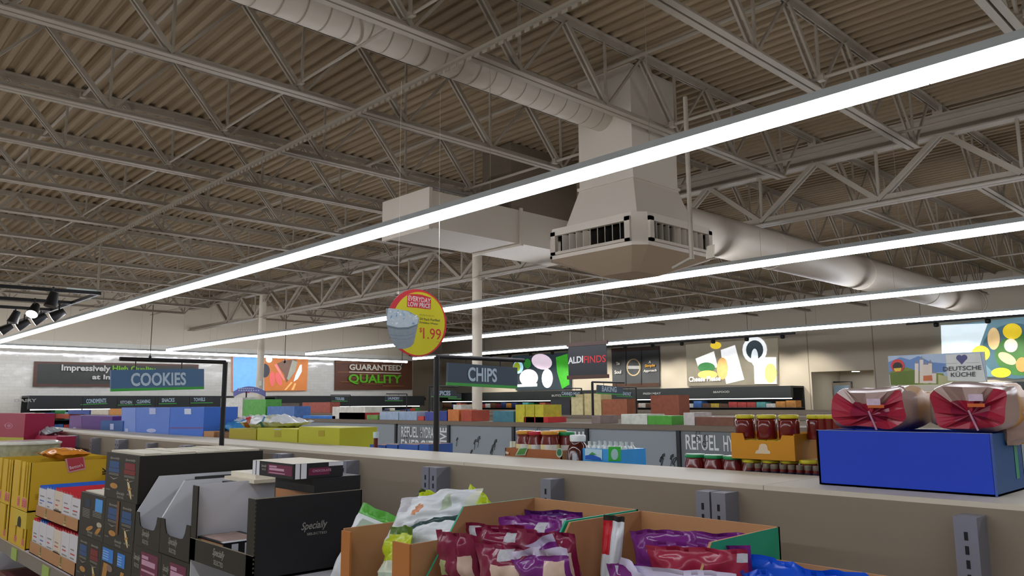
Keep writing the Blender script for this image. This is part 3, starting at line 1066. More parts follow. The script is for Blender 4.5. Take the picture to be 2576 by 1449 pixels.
    if whites:
        for k in range(7):
            ya = YF + 0.02 + k * 0.078
            MB().box(x0 + 0.004, x1 - 0.004, ya, ya + 0.072, z1 - 0.02, z1 + R.uniform(-0.001, 0.005), mat('#d9d3bd', 0.5, 0.06, 20)).obj('inner_pack', t)
    return t


black_case(-4.155, -3.69, T2 + 0.001, T1, 'topmost black cookie case, its white pack edges showing along the top', 'pair', (NAVY, DRED), True)
black_case(-4.53, -4.125, T3 + 0.001, T2, 'black cookie case with a sky blue square beside the white packs', 'back', (NAVY, NAVY), True)
black_case(-4.122, -3.705, T3 + 0.001, T2, 'middle black cookie case under the topmost case', 'pair', (NAVY, NAVY))
MB().box(-3.945, -3.915, YF - 0.003, YF - 0.001, T3 + 0.06, T2 - 0.005, mat('#7a5230', 0.6)).obj('tape_strip', label='brown tape strip down the middle black cookie case', cat='tape')
black_case(-4.53, -4.145, SA + 0.001, T3, 'bottom black cookie case with a red and a blue patch beside kraft tray', 'pair', (NAVY, DRED))
black_case(-4.142, -3.715, SA + 0.001, T3, 'bottom black cookie case with bright blue patches and wafer pictures', 'flap')
black_case(-3.71, -3.365, SA + 0.001, EYE - 0.593, 'bottom black cookie case with a wine red panel under first white tray', 'wine')
black_case(-3.362, -3.075, SA + 0.001, EYE - 0.593, 'bottom black cookie case with a wine red panel under second white tray', 'wine')


def slant_tray(x0, x1, z0, lab):
    """black display tray, white inside, sides cut down to a scooped front"""
    t = thing('display_tray', lab, 'box', ((x0 + x1) / 2, 1.5, z0), 'black display trays with white insides')
    hb, hf = EYE - 0.31, z0 + 0.135
    b = MB()
    for x, s in ((x0, 1), (x1 - 0.005, 1)):
        prof = [(YF, z0), (1.80, z0), (1.80, hb), (YF + 0.085, hb), (YF, hf)]
        n = len(prof)
        vs_ = [(x, a, c) for a, c in prof] + [(x + 0.005, a, c) for a, c in prof]
        b.mesh(vs_, [tuple(range(n))[::-1], tuple(range(n, 2 * n))] + [(i, (i + 1) % n, n + (i + 1) % n, n + i) for i in range(n)], [BLS if x == x1 - 0.005 else BLS, WIN if x == x0 else BLS] + [WIN if i == 3 else BLS for i in range(n)])
    b.box(x0, x1, 1.795, 1.80, z0, hb, WIN)
    b.box(x0, x1, YF, 1.80, z0, z0 + 0.004, WIN)
    # scooped front
    w = x1 - x0
    lo_ = z0 + 0.075
    pts = [(x0, z0), (x1, z0), (x1, hf), (x1 - 0.13 * w, hf), (x1 - 0.16 * w, lo_ + 0.03), (x1 - 0.22 * w, lo_ + 0.006), (x1 - 0.32 * w, lo_), (x0 + 0.32 * w, lo_), (x0 + 0.22 * w, lo_ + 0.006), (x0 + 0.16 * w, lo_ + 0.03), (x0 + 0.13 * w, hf), (x0, hf)]
    fr = [(a, YF - 0.004, c) for a, c in pts]
    bk = [(a, YF, c) for a, c in pts]
    n = len(pts)
    b.mesh(fr + bk, [tuple(range(n)), tuple(range(n, 2 * n))[::-1]] + [(i, n + i, n + (i + 1) % n, (i + 1) % n) for i in range(n)], [BLK, WIN] + [BLK] * n)
    b.obj('carton', t)
    m = MB()
    script_logo(m, x0 + w * 0.3, z0 + 0.015, w * 0.3, 0.055, YF - 0.005)
    m.obj('logo_print', t)
    MB().box(x0 + 0.02, x1 - 0.02, 1.46, 1.78, z0 + 0.01, hb - 0.012, BLS).obj('inner_pack', t)
    return t


slant_tray(-3.685, -3.388, EYE - 0.591, 'first black display tray with slanted white inside, beside the cookie cases')
slant_tray(-3.385, -3.075, EYE - 0.589, 'second black display tray with slanted white inside, next to the big one')

# the big open tray with the script logo on its side
bx0, bx1, by0, by1, bz0, bz1 = -3.068, -2.535, 1.222, 1.632, EYE - 0.574, EYE - 0.312
t = thing('display_tray', 'big open black display tray with a silver script logo on its side', 'box', (-2.8, 1.43, bz0))
b = MB()
b.box(bx0, bx0 + 0.004, by0, by1, bz0, bz1 + 0.012, WIN)
b.box(bx0 - 0.004, bx0, by0, by1, bz0, bz1 + 0.012, BLS)
b.box(bx1 - 0.006, bx1, by0, by1, bz0, bz1, BLS)
b.box(bx1 - 0.0065, bx1 + 0.0005, by0, by1, bz1, bz1 + 0.002, mat('#8b8470', 0.7, 0.1, 30))
b.box(bx0, bx1, by1 - 0.004, by1, bz0, bz1, WIN)
b.box(bx0, bx1, by0, by1, bz0, bz0 + 0.004, WIN)
b.box(bx0, bx1, by0 - 0.005, by0, bz0, bz0 + 0.078, BLK)
b.box(bx0, bx0 + 0.05, by0 - 0.005, by0, bz0, bz1 + 0.01, BLK)
b.box(bx1 - 0.055, bx1, by0 - 0.005, by0, bz0, bz1, BLK)
b.box(bx0, bx1, by0 - 0.006, by0, bz0 + 0.078, bz0 + 0.0795, mat('#8b8470', 0.7))
z = bz0 + 0.01
while z < bz1:
    b.box(bx1 - 0.001, bx1 + 0.0012, by0 - 0.006, by0 - 0.002, z, z + 0.006, mat('#55503f', 0.7))
    z += 0.014
b.obj('carton', t)
m = MB()
pl = planeX(bx1 + 0.0015)
px_text(m, 'Specially', pl, (757, 1340), (822, 1331), (759, 1315), SPEC, 0.0008, 0.01, 0.25)
px_text(m, 'SELECTED', pl, (772, 1347), (822, 1341), (772, 1341), SPEC, 0.0008, 0.01)
script_logo(m, -2.86, bz0 + 0.012, 0.1, 0.055, by0 - 0.0062)
m.obj('logo_print', t)
CAR = mat('#c08a5c', 0.45, 0.1, 12)


def wafer_box(x0, x1, y0, y1, z0, z1, lab, top):
    t = thing('wafer_box', lab, 'box', ((x0 + x1) / 2, (y0 + y1) / 2, z0), 'wafer boxes in the big black tray')
    MB().box(x0, x1, y0, y1, z0, z1, BLS).obj('carton', t)
    m = MB()
    w = x1 - x0
    fquad(m, x0 + w * 0.02, x0 + w * 0.98 if top else x0 + w * 0.8, z0 + 0.012, z1 - 0.006, y0 - 0.0008, CAR)
    for k in range(2):
        fquad(m, x0 + w * 0.12, x0 + w * 0.7, z0 + 0.022 + k * 0.022, z0 + 0.034 + k * 0.022, y0 - 0.0015, mat('#e0bd9c', 0.5))
    m.face([(x0 + 0.01, y0 + 0.01, z1 + 0.0008), (x1 - 0.03, y0 + 0.01, z1 + 0.0008), (x1 - 0.03, y1 - 0.02, z1 + 0.0008), (x0 + 0.01, y1 - 0.02, z1 + 0.0008)], mat('#b39a90', 0.4, 0.35, 25))
    m.face([(x1 - 0.03, y0, z1 + 0.0009), (x1, y0, z1 + 0.0009), (x1, y1, z1 + 0.0009), (x1 - 0.03, y1, z1 + 0.0009)], WIN)
    for k in range(3):
        yy = y0 + (y1 - y0) * (0.18 + 0.3 * k)
        m.face([(x1 + 0.0008, yy, z0), (x1 + 0.0008, yy + 0.025, z0), (x1 + 0.0008, yy + 0.025, z1 - 0.006), (x1 + 0.0008, yy, z1 - 0.006)], WIN)
    m.obj('print', t)


wafer_box(-3.045, -2.81, 1.235, 1.40, bz0 + 0.006, bz0 + 0.085, 'wafer box with an orange label at the front of the big tray', True)
wafer_box(-3.0, -2.79, 1.42, 1.50, bz0 + 0.006, bz0 + 0.15, 'wafer box standing deep inside the big black tray', False)
wafer_box(-2.98, -2.60, 1.51, 1.625, bz0 + 0.008, bz1 - 0.008, 'wafer box with a salmon label behind the big tray side', False)
# tray under the big one
t = thing('display_tray', 'black display tray under the big one, only its white inside showing', 'box', (-2.8, 1.43, SA))
b = MB()
b.box(bx0, bx0 + 0.004, by0, by1, SA + 0.001, bz0 - 0.003, WIN)
b.box(bx1 - 0.006, bx1, by0, by1, SA + 0.001, bz0 - 0.003, BLS)
b.box(bx0, bx1, by1 - 0.004, by1, SA + 0.001, bz0 - 0.003, WIN)
b.box(bx0, bx1, by0, by0 + 0.004, SA + 0.001, SA + 0.1, BLK)
b.obj('carton', t)
MB().box(bx0 + 0.2, bx1 - 0.03, by0 + 0.15, by1 - 0.03, SA + 0.006, bz0 - 0.02, BLS).obj('inner_pack', t)
# stacked small cartons behind the big tray
t = thing('cookie_carton', 'small black and wine red cookie carton lying on top of tall stack', 'box', (-2.7, 1.46, EYE - 0.258))
cx0, cx1, cy0, cy1, cz0, cz1 = -2.87, -2.553, 1.36, 1.56, EYE - 0.258, EYE - 0.206
MB().box(cx0, cx1, cy0, cy1, cz0, cz1, BLS).obj('carton', t)
m = MB()
m.face([(cx0, cy0, cz1 + 0.0008), (cx1, cy0, cz1 + 0.0008), (cx1, cy1, cz1 + 0.0008), (cx0, cy1, cz1 + 0.0008)], mat('#dcd6c0', 0.5))
w, h = cx1 - cx0, cz1 - cz0
y = cy0 - 0.0008
for k in (0, 1):
    fquad(m, cx0 + w * (0.01 + 0.1 * k), cx0 + w * (0.09 + 0.1 * k), cz0, cz1, y, WIN)
fquad(m, cx0 + w * 0.40, cx0 + w * 0.98, cz0 + h * 0.2, cz0 + h * 0.86, y, WINE)
for j, (wd, hh) in enumerate(((0.18, 0.12), (0.36, 0.16), (0.38, 0.06))):
    zz = cz0 + h * (0.66 - 0.2 * j)
    fquad(m, cx0 + w * 0.44, cx0 + w * (0.44 + wd), zz, zz + h * hh, y - 0.0006, LIL)
script_logo(m, cx0 + w * 0.23, cz0 + h * 0.4, w * 0.13, h * 0.4, y)
X = cx1 + 0.0008
for a, c, lo_, hi_, mm in ((0.04, 0.13, 0, 1, WIN), (0.15, 0.26, 0, 1, WIN), (0.3, 0.72, 0.18, 0.68, WINE), (0.7, 1.0, 0.74, 1.0, WIN)):
    ya, yc = cy0 + (cy1 - cy0) * a, cy0 + (cy1 - cy0) * c
    m.face([(X, ya, cz0 + h * lo_), (X, yc, cz0 + h * lo_), (X, yc, cz0 + h * hi_), (X, ya, cz0 + h * hi_)], mm)
add_text(m, 'CHOCOLATE', (X + 0.0006, cy0 + 0.075, cz0 + h * 0.4), (0, 0.075, 0), (0, 0, h * 0.16), LIL, 0.02)
m.obj('print', t)
MB().box(-2.84, -2.545, 1.44, 1.63, bz1 + 0.002, cz0 - 0.001, BLS).obj('black_carton', label='plain black carton under the small wine red cookie carton', cat='box')
b = MB()
b.box(-3.3, -3.02, 1.44, 1.62, EYE - 0.3095, EYE - 0.295, mat('#ddd7c2', 0.5, 0.08, 20))
b.box(-3.28, -3.05, 1.46, 1.60, EYE - 0.295, EYE - 0.275, mat('#e6e1cf', 0.5, 0.08, 20))
b.obj('flap_pack', label='white topped packs lying across the slanted display trays', cat='packet')

# what stands on the shelf below the yellow cases
for k in range(9):
    x = -6.6 + k * 0.36
    c = R.choice(('#7c5a2c', '#5c1820', '#2a2f5c', '#8f7a38', '#3c3a36'))
    MB().box(x, x + 0.33, 1.23, 1.7, EYE - 1.238, EYE - 1.238 + R.uniform(0.1, 0.2), mat(c, 0.4, 0.4, 14)).obj('snack_pack', label='%s dark snack pack in the shade of the lower shelf' % ORD[k], cat='packet', group='packs on the lower shelf')
# ---------------------------------------------------------------- open kraft boxes of bags
GRN = mat('#23a47c', 0.5, 0.04, 8)
MAR = mat('#7d1d40', 0.18, 0.12, 9)
PUR = mat('#74287c', 0.18, 0.12, 9)
BEI = mat('#d9bfb0', 0.15, 0.1, 9)
SEALW = mat('#c9c4e0', 0.25, 0.05, 9)
BAR = mat('#b9bcc2', 0.4, 0.35, 90)
TAN = mat('#b07a52', 0.2, 0.3, 20)
LIME = mat('#b5c81e', 0.3, 0.08, 9)
LEAF = mat('#4fa636', 0.3, 0.15, 9)
FROST = mat('#dfe6ea', 0.25, 0.05, 9)
SAGE = mat('#a8bba8', 0.35, 0.2, 14)


def kraft_bin(x0, x1, yb, zt_, lab, outer, rim=None, drop=0.36, yf=1.222):
    """open-fronted kraft box, its side walls cut down towards the front"""
    t = thing('kraft_bin', lab, 'box', ((x0 + x1) / 2, (yf + yb) / 2, SB), 'open kraft boxes on the near shelf')
    z0 = SB + 0.001
    th = 0.006
    b = MB()
    yc = yb - drop * (yb - yf) * 1.75
    zl = z0 + 0.09
    for x, inner in ((x0, 1), (x1 - th, 0)):
        prof = [(yf, z0), (yb, z0), (yb, zt_), (yc, zt_), (yf, zl)]
        n = len(prof)
        vs_ = [(x, a, c) for a, c in prof] + [(x + th, a, c) for a, c in prof]
        left_m, right_m = (outer, KRI) if inner else (KRI, outer)
        edge = rim or KR
        b.mesh(vs_, [tuple(range(n))[::-1], tuple(range(n, 2 * n))] + [(i, (i + 1) % n, n + (i + 1) % n, n + i) for i in range(n)], [left_m, right_m] + [edge] * n)
    b.box(x0, x1, yb - th, yb, z0, zt_, KR)
    b.box(x0, x1, yf, yb, z0, z0 + 0.004, KRI)
    b.box(x0, x1, yf, yf + th, z0, zl, outer)
    b.obj('carton', t)
    return t


AX0, AX1, AYB, AZ = -1.655, -1.278, 1.655, EYE - 0.272
kraft_bin(AX0, AX1, AYB, AZ, 'open kraft box with a green rim holding maroon and purple bags', GRN, GRN)
BX0, BX1 = -1.270, -0.888
kraft_bin(BX0, BX1, AYB, AZ - 0.002, 'open kraft box with a green outside holding purple bags', GRN, KR)
kraft_bin(-0.872, -0.45, 1.57, EYE - 0.327, 'open kraft box with shiny blue bags at the lower edge', KR, KR)
# kraft box of white and green bags: two wings at the front
CX0, CX1 = -1.99, -1.665
t = thing('kraft_bin', 'open kraft box with short front wings holding white and green bags', 'box', ((CX0 + CX1) / 2, 1.4, SB), 'open kraft boxes on the near shelf')
b = MB()
z0, zt_ = SB + 0.001, EYE - 0.352
b.box(CX0, CX0 + 0.006, YF, 1.60, z0, zt_ + 0.005, KR)
b.box(CX1 - 0.006, CX1, YF, 1.60, z0, zt_, KR)
b.box(CX0, CX1, 1.594, 1.60, z0, zt_, KR)
b.box(CX0, CX1, YF, 1.60, z0, z0 + 0.004, KRI)
b.box(CX0, CX0 + 0.045, YF - 0.006, YF, z0, zt_, mat('#b5743a', 0.75, 0.05, 12))
b.box(CX1 - 0.075, CX1, YF - 0.006, YF, z0, zt_, mat('#b5743a', 0.75, 0.05, 12))
b.box(CX0, CX1, YF - 0.006, YF, z0, z0 + 0.06, mat('#b5743a', 0.75, 0.05, 12))
b.obj('carton', t)


def bag_at(name, p_top, p_bot, w, t_, mf, lab, group, yaw=0.0, seed=0, crump=0.005, seal=0.05):
    """bag with its top and bottom middles at two points; yaw turns its face from the aisle"""
    a, c = Vector(p_bot), Vector(p_top)
    V = (c - a)
    U = Vector((math.cos(yaw), math.sin(yaw), 0))
    U = (U - V.normalized() * U.dot(V.normalized())).normalized()
    N = U.cross(V).normalized()
    if N.y > 0 and abs(N.z) < 0.9 and N.dot(Vector((0, -1, 0.3))) < 0:
        N = -N
    return pillow(name, (a + c) / 2, U, V, N, w, V.length, t_, mf, lab, 'bag', group, crump, seed, 20, 24, seal)


def cf(colr, seal_c=None, bar=(0.55, 0.75), logo=None, window=(0.34, 0.96, 0.0, 0.78)):
    """bag front: coloured film with a clear window, a barcode at the top and a pale seal"""
    def f(u, v):
        if seal_c is not None and v > 0.9:
            return seal_c
        if logo and (u - logo[0]) ** 2 / 0.016 + (v - logo[1]) ** 2 / 0.009 < 1:
            return mat('#a9b27c', 0.4, 0.3, 60)
        if bar and bar[0] < u < bar[1] and 0.86 < v < 0.97:
            return BAR
        a, c, d, e = window
        if a < u < c and d < v < e:
            return BEI
        return colr
    return f


def P(px, py, y):
    return at('Y', px, py, y)


GB = 'bags in the open kraft boxes'
# maroon and purple bags in the first green-rimmed box (front to back)
specs = [
    (1140, 1338, 1.245, 1.30, 0.155, MAR, None, None, (0.24, 0.62), 'maroon bag with an olive round seal at the front corner of kraft box'),
    (1262, 1372, 1.235, 1.27, 0.165, MAR, None, (0.52, 0.72), None, 'maroon bag with a large pale window at the front of the box'),
    (1270, 1330, 1.33, 1.36, 0.20, MAR, None, (0.5, 0.72), None, 'maroon bag with a barcode standing in the second row'),
    (1240, 1318, 1.40, 1.43, 0.21, MAR, None, (0.1, 0.3), None, 'maroon bag at the back of the maroon row'),
    (1395, 1340, 1.30, 1.34, 0.11, MAR, None, None, None, 'narrow maroon bag beside the green rim'),
    (1330, 1306, 1.46, 1.48, 0.21, PUR, None, (0.6, 0.8), None, 'purple bag lying low behind the maroon row'),
    (1375, 1296, 1.53, 1.555, 0.21, PUR, None, (0.6, 0.82), None, 'purple bag with a barcode leaning near the back wall'),
    (1390, 1285, 1.60, 1.62, 0.20, mat('#4b1a63', 0.2, 0.1), None, (0.7, 0.9), None, 'dark purple bag against the back wall of the first box'),
]
for i, (px, py, yt, yb, w, colr, sc_, br, lg, lab) in enumerate(specs):
    tp = P(px, py, yt)
    win = (0.72, 0.95, 0.0, 0.8) if i == 0 else ((0.36, 0.97, 0, 0.84) if colr is MAR else (0.55, 0.97, 0.0, 0.72))
    bag_at('snack_bag', tp, (tp.x + 0.01, yb, max(SB + 0.015, tp.z - 0.22)), w, 0.055, cf(colr, sc_, br, lg, win), lab, GB, 0.12 if i else -0.05, i + 1)
# purple bags whose pale sealed ends fold over at the front
for i, (pa, pb, yt, w, colr, lab) in enumerate((
        ((1385, 1385), (1410, 1455), 1.235, 0.16, PUR, 'purple bag with a lilac sealed edge slanting at the front'),
        ((1470, 1352), (1440, 1449), 1.26, 0.115, PUR, 'purple bag with its sealed edge pointing up like a peak'),
        ((1580, 1432), (1570, 1475), 1.228, 0.15, PUR, 'purple bag with a white seal at the bottom of the picture'))):
    tp = P(pa[0], pa[1], yt)
    d = P(pb[0], pb[1], yt + 0.05)
    d.z = max(SB + 0.012, tp.z - 0.19)
    a = bag_at('snack_bag', tp, d, w, 0.05, cf(colr, SEALW, None, None, (0.58, 0.97, 0.0, 0.88)), lab, GB, 0.1, 20 + i, 0.006, 0.1)
    a.rotation_euler = (0, (-0.22, -0.75, 0.28)[i], 0)
# red and white bag pointing up in the second box
tp = P(1545, 1298, 1.47)
bag_at('snack_bag', tp, (tp.x - 0.02, 1.45, SB + 0.02), 0.05, 0.04, lambda u, v: (BLK if v > .97 else mat('#c3202e', 0.3)) if (u < .45 and v > .72) or v > .97 else (FROST if v > 0.55 or u > .8 else TAN if u < 0.45 else mat('#a8323a', 0.3, 0.2)), 'slim red and white bag pointing up beside the green rim', GB, 0.5, 31, 0.004, 0.1)
# second box
for i, (px, py, yt, yb, w, colr, sc_, br, lab) in enumerate((
        (1690, 1430, 1.235, 1.28, 0.25, mat('#8a2440', 0.2, 0.1), SEALW, None, 'maroon bag with a broad lilac sealed edge at the front of the second box'),
        (1590, 1420, 1.24, 1.29, 0.12, PUR, None, None, 'purple bag tucked beside the broad lilac seal'),
        (1745, 1376, 1.36, 1.40, 0.22, mat('#9c2a44', 0.2, 0.15), None, (0.88, 0.98), 'crimson striped bag lying in the second box'),
        (1760, 1364, 1.43, 1.46, 0.22, PUR, None, None, 'purple bag with white print lying in the second box'),
        (1665, 1335, 1.50, 1.53, 0.17, PUR, None, None, 'purple bag standing at the inner corner of the second box'),
        (1760, 1338, 1.57, 1.60, 0.22, PUR, None, (0.15, 0.4), 'purple bag with a barcode at the back of the second box'))):
    tp = P(px, py, yt)
    bag_at('snack_bag', tp, (tp.x + 0.01, yb, max(SB + 0.012, tp.z - 0.2)), w, 0.05, cf(colr, sc_, br, None, (0.35, 0.95, 0.0, 0.7)), lab, GB, 0.12, 40 + i)
# blue bags
for i, (px, py, yt, w, lab) in enumerate(((2010, 1422, 1.45, 0.30, 'large shiny blue bag in the lowest kraft box'), (1915, 1442, 1.36, 0.12, 'small corner of a blue bag at the picture bottom'))):
    tp = P(px, py, yt)
    bag_at('snack_bag', tp, (tp.x + 0.02, yt + 0.04, SB + 0.02), w, 0.05, lambda u, v: mat('#1656d8', 0.2, 0.15, 9), lab, GB, -0.25, 50 + i, 0.009)

# white and green bags
GW = 'white and green bags'


def gf(u, v):
    if v > 0.86:
        return LEAF
    if v > 0.55:
        return SAGE if abs(u - 0.55) < 0.35 and 0.58 < v < 0.82 else FROST
    return FROST if not (0.3 < u < 0.8 and int(v * 24) % 3 == 0) else mat('#8ba38e', 0.35, 0.2)


tp = P(963, 1284, 1.42)
bag_at('vegetable_bag', tp, (tp.x - 0.03, 1.31, SB + 0.01), 0.19, 0.07, gf, 'upright white bag with a leaf green top inside the winged kraft box', GW, 0.2, 61, 0.006, 0.12)
tp = P(1010, 1325, 1.30)
bag_at('vegetable_bag', tp, (tp.x + 0.025, 1.24, SB + 0.01), 0.16, 0.05, lambda u, v: mat('#4a6f16', 0.3, 0.1) if v > 0.9 else LIME if v > 0.62 else mat('#dbe5cf', 0.3, 0.1) if v > .5 or int(v * 26) % 4 else SAGE, 'white bag with a lime yellow band drooping over the kraft wing', GW, -0.25, 62, 0.006, 0.1)
a, c = P(1000, 1305, 1.36), P(1185, 1285, 1.46)


def wf(u, v):
    if (u - 0.34) ** 2 / .004 + (v - 0.58) ** 2 / .02 < 1:
        return mat('#cf8f6a', 0.4, 0.6, 60)
    if 0.42 < u < 0.56 and 0.12 < v < 0.36:
        return BAR
    if 0.62 < u < 0.72 and 0.5 < v < 0.85:
        return mat('#b7c7ae', 0.4, 0.3, 80)
    if u < 0.2 and v > .6:
        return mat('#c3c6cc', 0.3, 0.1)
    return FROST if u < 0.9 else mat('#e3e6d4', 0.3)


mid = (a + c) / 2
pillow('vegetable_bag', mid + Vector((0, 0, 0.0)), (c - a), (0.1, 0.35, 0.85), (0.05, -0.9, 0.4), (c - a).length * 1.12, 0.135, 0.05, wf, 'white bag with small print lying across the top of the green bags', 'bag', GW, 0.007, 65, 22, 22)
a, c = P(1010, 1352, 1.33), P(1190, 1322, 1.42)
pillow('vegetable_bag', (a + c) / 2, (c - a), (0.1, 0.6, 0.5), (0.05, -0.7, 0.7), (c - a).length, 0.11, 0.05, lambda u, v: mat('#2f4a4a', 0.3, 0.5, 30) if v > 0.6 else FROST, 'white bag with a dark edge lying beneath the printed one', 'bag', GW, 0.007, 66)
tp = P(1213, 1243, 1.56)
bag_at('vegetable_bag', tp, (tp.x - 0.06, 1.52, tp.z - 0.14), 0.12, 0.045, lambda u, v: LIME if v > 0.8 or (u < .2) or (0.3 < u < 0.75 and 0.35 < v < 0.66) else mat('#e6e8dc', 0.3, 0.05), 'white bag with lime green ends sticking up behind the kraft wall', GW, 0.1, 67, 0.005)
a = P(1062, 1246, 1.52)
pillow('vegetable_bag', a + Vector((0, 0, -0.03)), (1, 0.2, -0.12), (0, 0.5, 0.8), (0, -0.8, 0.5), 0.075, 0.10, 0.03, lambda u, v: mat('#33410e', 0.4, 0.2) if u < 0.28 else LIME, 'lime green bag tip poking over the printed white bag', 'bag', GW, 0.004, 68)
# ---------------------------------------------------------------- goods on the far side of the near run
YB = 2.275
BLUEP = mat('#5f86d8', 0.5, 0.05, 8)
BLUEP2 = mat('#3f74d4', 0.5, 0.05, 8)
VIO = mat('#5d3585', 0.55, 0.06, 8)
VIOL = mat('#75518f', 0.55, 0.05, 8)
YLM = mat('#b9b927', 0.5, 0.04, 8)
YLD = mat('#a89c1c', 0.5, 0.04, 8)
PALE = mat('#b9c6ea', 0.5, 0.05)


def carton(name, px0, px1, pyt, dep, lab, front, side=None, top=None, grp=None, y=YB, z0=GS + 0.001, ref=None):
    """closed carton on the far shelf: front edges at two pixels, top at a pixel, real depth"""
    m_ = (px0 + px1) / 2 if ref is None else ref
    x0, x1 = at('Y', px0, pyt + 20, y).x, at('Y', px1, pyt + 20, y).x
    zt_ = at('Y', m_, pyt, y).z
    b = MB()
    p = [(x0, y, z0), (x1, y, z0), (x1, y + dep, z0), (x0, y + dep, z0), (x0, y, zt_), (x1, y, zt_), (x1, y + dep, zt_), (x0, y + dep, zt_)]
    b.mesh(p, [(3, 2, 1, 0), (4, 5, 6, 7), (0, 1, 5, 4), (1, 2, 6, 5), (2, 3, 7, 6), (3, 0, 4, 7)], [front, top or front, front, side or front, front, front])
    o = b.obj(name, label=lab, cat='box', group=grp)
    return o, x0, x1, zt_


def print_on(o, polys, y=YB, texts=()):
    m = MB()
    pl = planeY(y - 0.001)
    for i, (pts, mm) in enumerate(polys):
        px_poly(m, pl, pts, mm, 0.0005 + 0.0005 * i)
    for s, p0, p1, pt, mm in texts:
        px_text(m, s, pl, p0, p1, pt, mm, 0.003)
    r = m.obj('print', o)
    return r


rc = lambda x0, y0, x1, y1: [(x0, y0), (x1, y0), (x1, y1), (x0, y1)]
o, *_ = carton('violet_carton', 174, 282, 1046, 0.22, 'violet carton on the far shelf next to a small blue box', VIO)
print_on(o, [(rc(176, 1047, 205, 1084), VIOL), (rc(184, 1075, 191, 1083), PALE), (rc(235, 1084, 249, 1088), PALE)])
o, *_ = carton('blue_carton', 253, 309, 1058, 0.12, 'small deep blue carton standing in front of violet carton', mat('#1f5a9c', 0.5, 0.05, 8), y=YB - 0.008)
print_on(o, [(rc(277, 1066, 286, 1081), PALE)], YB - 0.008)
o, *_ = carton('blue_carton', 306, 427, 1025, 0.25, 'large periwinkle blue carton with a pale oval print', BLUEP)
print_on(o, [(rc(306, 1026, 341, 1089), mat('#7a9ae0', 0.5)), (rc(376, 1027, 392, 1042), PALE), (ell(381, 1083, 12, 5), PALE), (rc(315, 1078, 323, 1086), PALE)])
o, *_ = carton('blue_carton', 428, 513, 1024, 0.25, 'bright blue carton with a white label beside the periwinkle carton', BLUEP2, z0=GS + 0.035)
print_on(o, [(rc(464, 1028, 481, 1042), mat('#cfe0f6', 0.5)), (rc(428, 1075, 512, 1078), VIOL)])
b = MB()
xa, xb_ = at('Y', 425, 1090, YB + 0.01).x, at('Y', 540, 1090, YB + 0.01).x
b.box(xa, xb_, YB + 0.005, YB + 0.2, GS + 0.001, at('Y', 480, 1083, YB).z, KR)
b.obj('kraft_tray', label='low kraft tray under the bright blue carton', cat='box')
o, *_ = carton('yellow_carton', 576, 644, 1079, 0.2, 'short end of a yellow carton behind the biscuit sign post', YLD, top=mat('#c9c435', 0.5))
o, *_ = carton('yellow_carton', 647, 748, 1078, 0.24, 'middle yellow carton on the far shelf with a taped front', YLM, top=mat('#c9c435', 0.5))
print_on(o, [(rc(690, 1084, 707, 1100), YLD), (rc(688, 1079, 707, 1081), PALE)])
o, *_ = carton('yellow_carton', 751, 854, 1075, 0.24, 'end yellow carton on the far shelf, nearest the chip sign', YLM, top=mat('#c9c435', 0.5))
print_on(o, [(rc(801, 1083, 816, 1098), YLD)])
tp = at('Y', 690, 1062, 2.42)
b_ = pillow('frosty_bag', (tp.x, 2.42, at('Y', 690, 1078, 2.3).z + 0.035), (1, 0.1, 0), (0, 1, 0.05), (0, -0.2, 1), 0.62, 0.18, 0.075, lambda u, v: mat('#2a86b4', 0.3, 0.1) if 0.42 < u < 0.52 else (mat('#b7674a', 0.4, 0.3) if 0.1 < u < 0.24 and v < .35 else (mat('#c9cdb9', 0.3) if 0.52 < u < .6 else FROST)), 'lying white bag with a blue band on top of yellow cartons', 'bag', None, 0.012, 81)
for i, (px, py, c, lab) in enumerate(((600, 1071, '#3a88c4', 'crumpled blue packet lying behind the biscuit sign post'), (564, 1074, '#4f86b8', 'blue packet lying low beside the kraft tray'), (592, 1062, '#c9ccd0', 'white packet with a red print lying on blue packet'))):
    tp = at('Y', px, py, 2.45)
    pillow('packet', (tp.x, 2.45 + .05 * i, tp.z), (1, 0.1, -0.1 * i), (0, 1, 0.3), (0, -0.3, 1), 0.3 - 0.05 * i, 0.16, 0.05, lambda u, v, c=c, i=i: mat('#c9403c', 0.4) if i == 2 and .4 < u < .7 and .3 < v < .7 else mat(c, 0.3, 0.15), lab, 'packet', 'packets behind the biscuit sign', 0.01, 90 + i)
b = MB()
xa, xb_ = at('Y', 540, 1100, YB + 0.02).x, at('Y', 585, 1100, YB + 0.02).x
b.box(xa, xb_, YB + 0.02, YB + 0.25, GS + 0.001, at('Y', 560, 1088, YB + .02).z, mat('#7c5a3c', 0.6))
b.obj('kraft_tray', label='brown tray end behind the biscuit sign post', cat='box')

# blue topped row of cartons behind the ledge, and a slim bottle
for i, (a, c) in enumerate(((930, 970), (972, 1000), (1003, 1052), (1054, 1079))):
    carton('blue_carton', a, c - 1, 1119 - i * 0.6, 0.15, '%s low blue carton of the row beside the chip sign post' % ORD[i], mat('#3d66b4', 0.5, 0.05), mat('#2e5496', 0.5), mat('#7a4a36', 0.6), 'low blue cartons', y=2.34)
bt = thing('slim_bottle', 'slim brown bottle with a white cap standing behind the ledge', 'bottle', at('Y', 945, 1128, 2.31))
q, qt = at('Y', 945, 1126, 2.31), at('Y', 945, 1087, 2.31)
MB().lathe((q.x, 2.31, GS), [(0.011, 0), (0.011, qt.z - GS - 0.03)], mat('#6a2c22', 0.3)).obj('body', bt)
MB().lathe((q.x, 2.31, qt.z - 0.03), [(0.014, 0), (0.015, 0.03)], mat('#cfe6e8', 0.3)).obj('cap', bt)

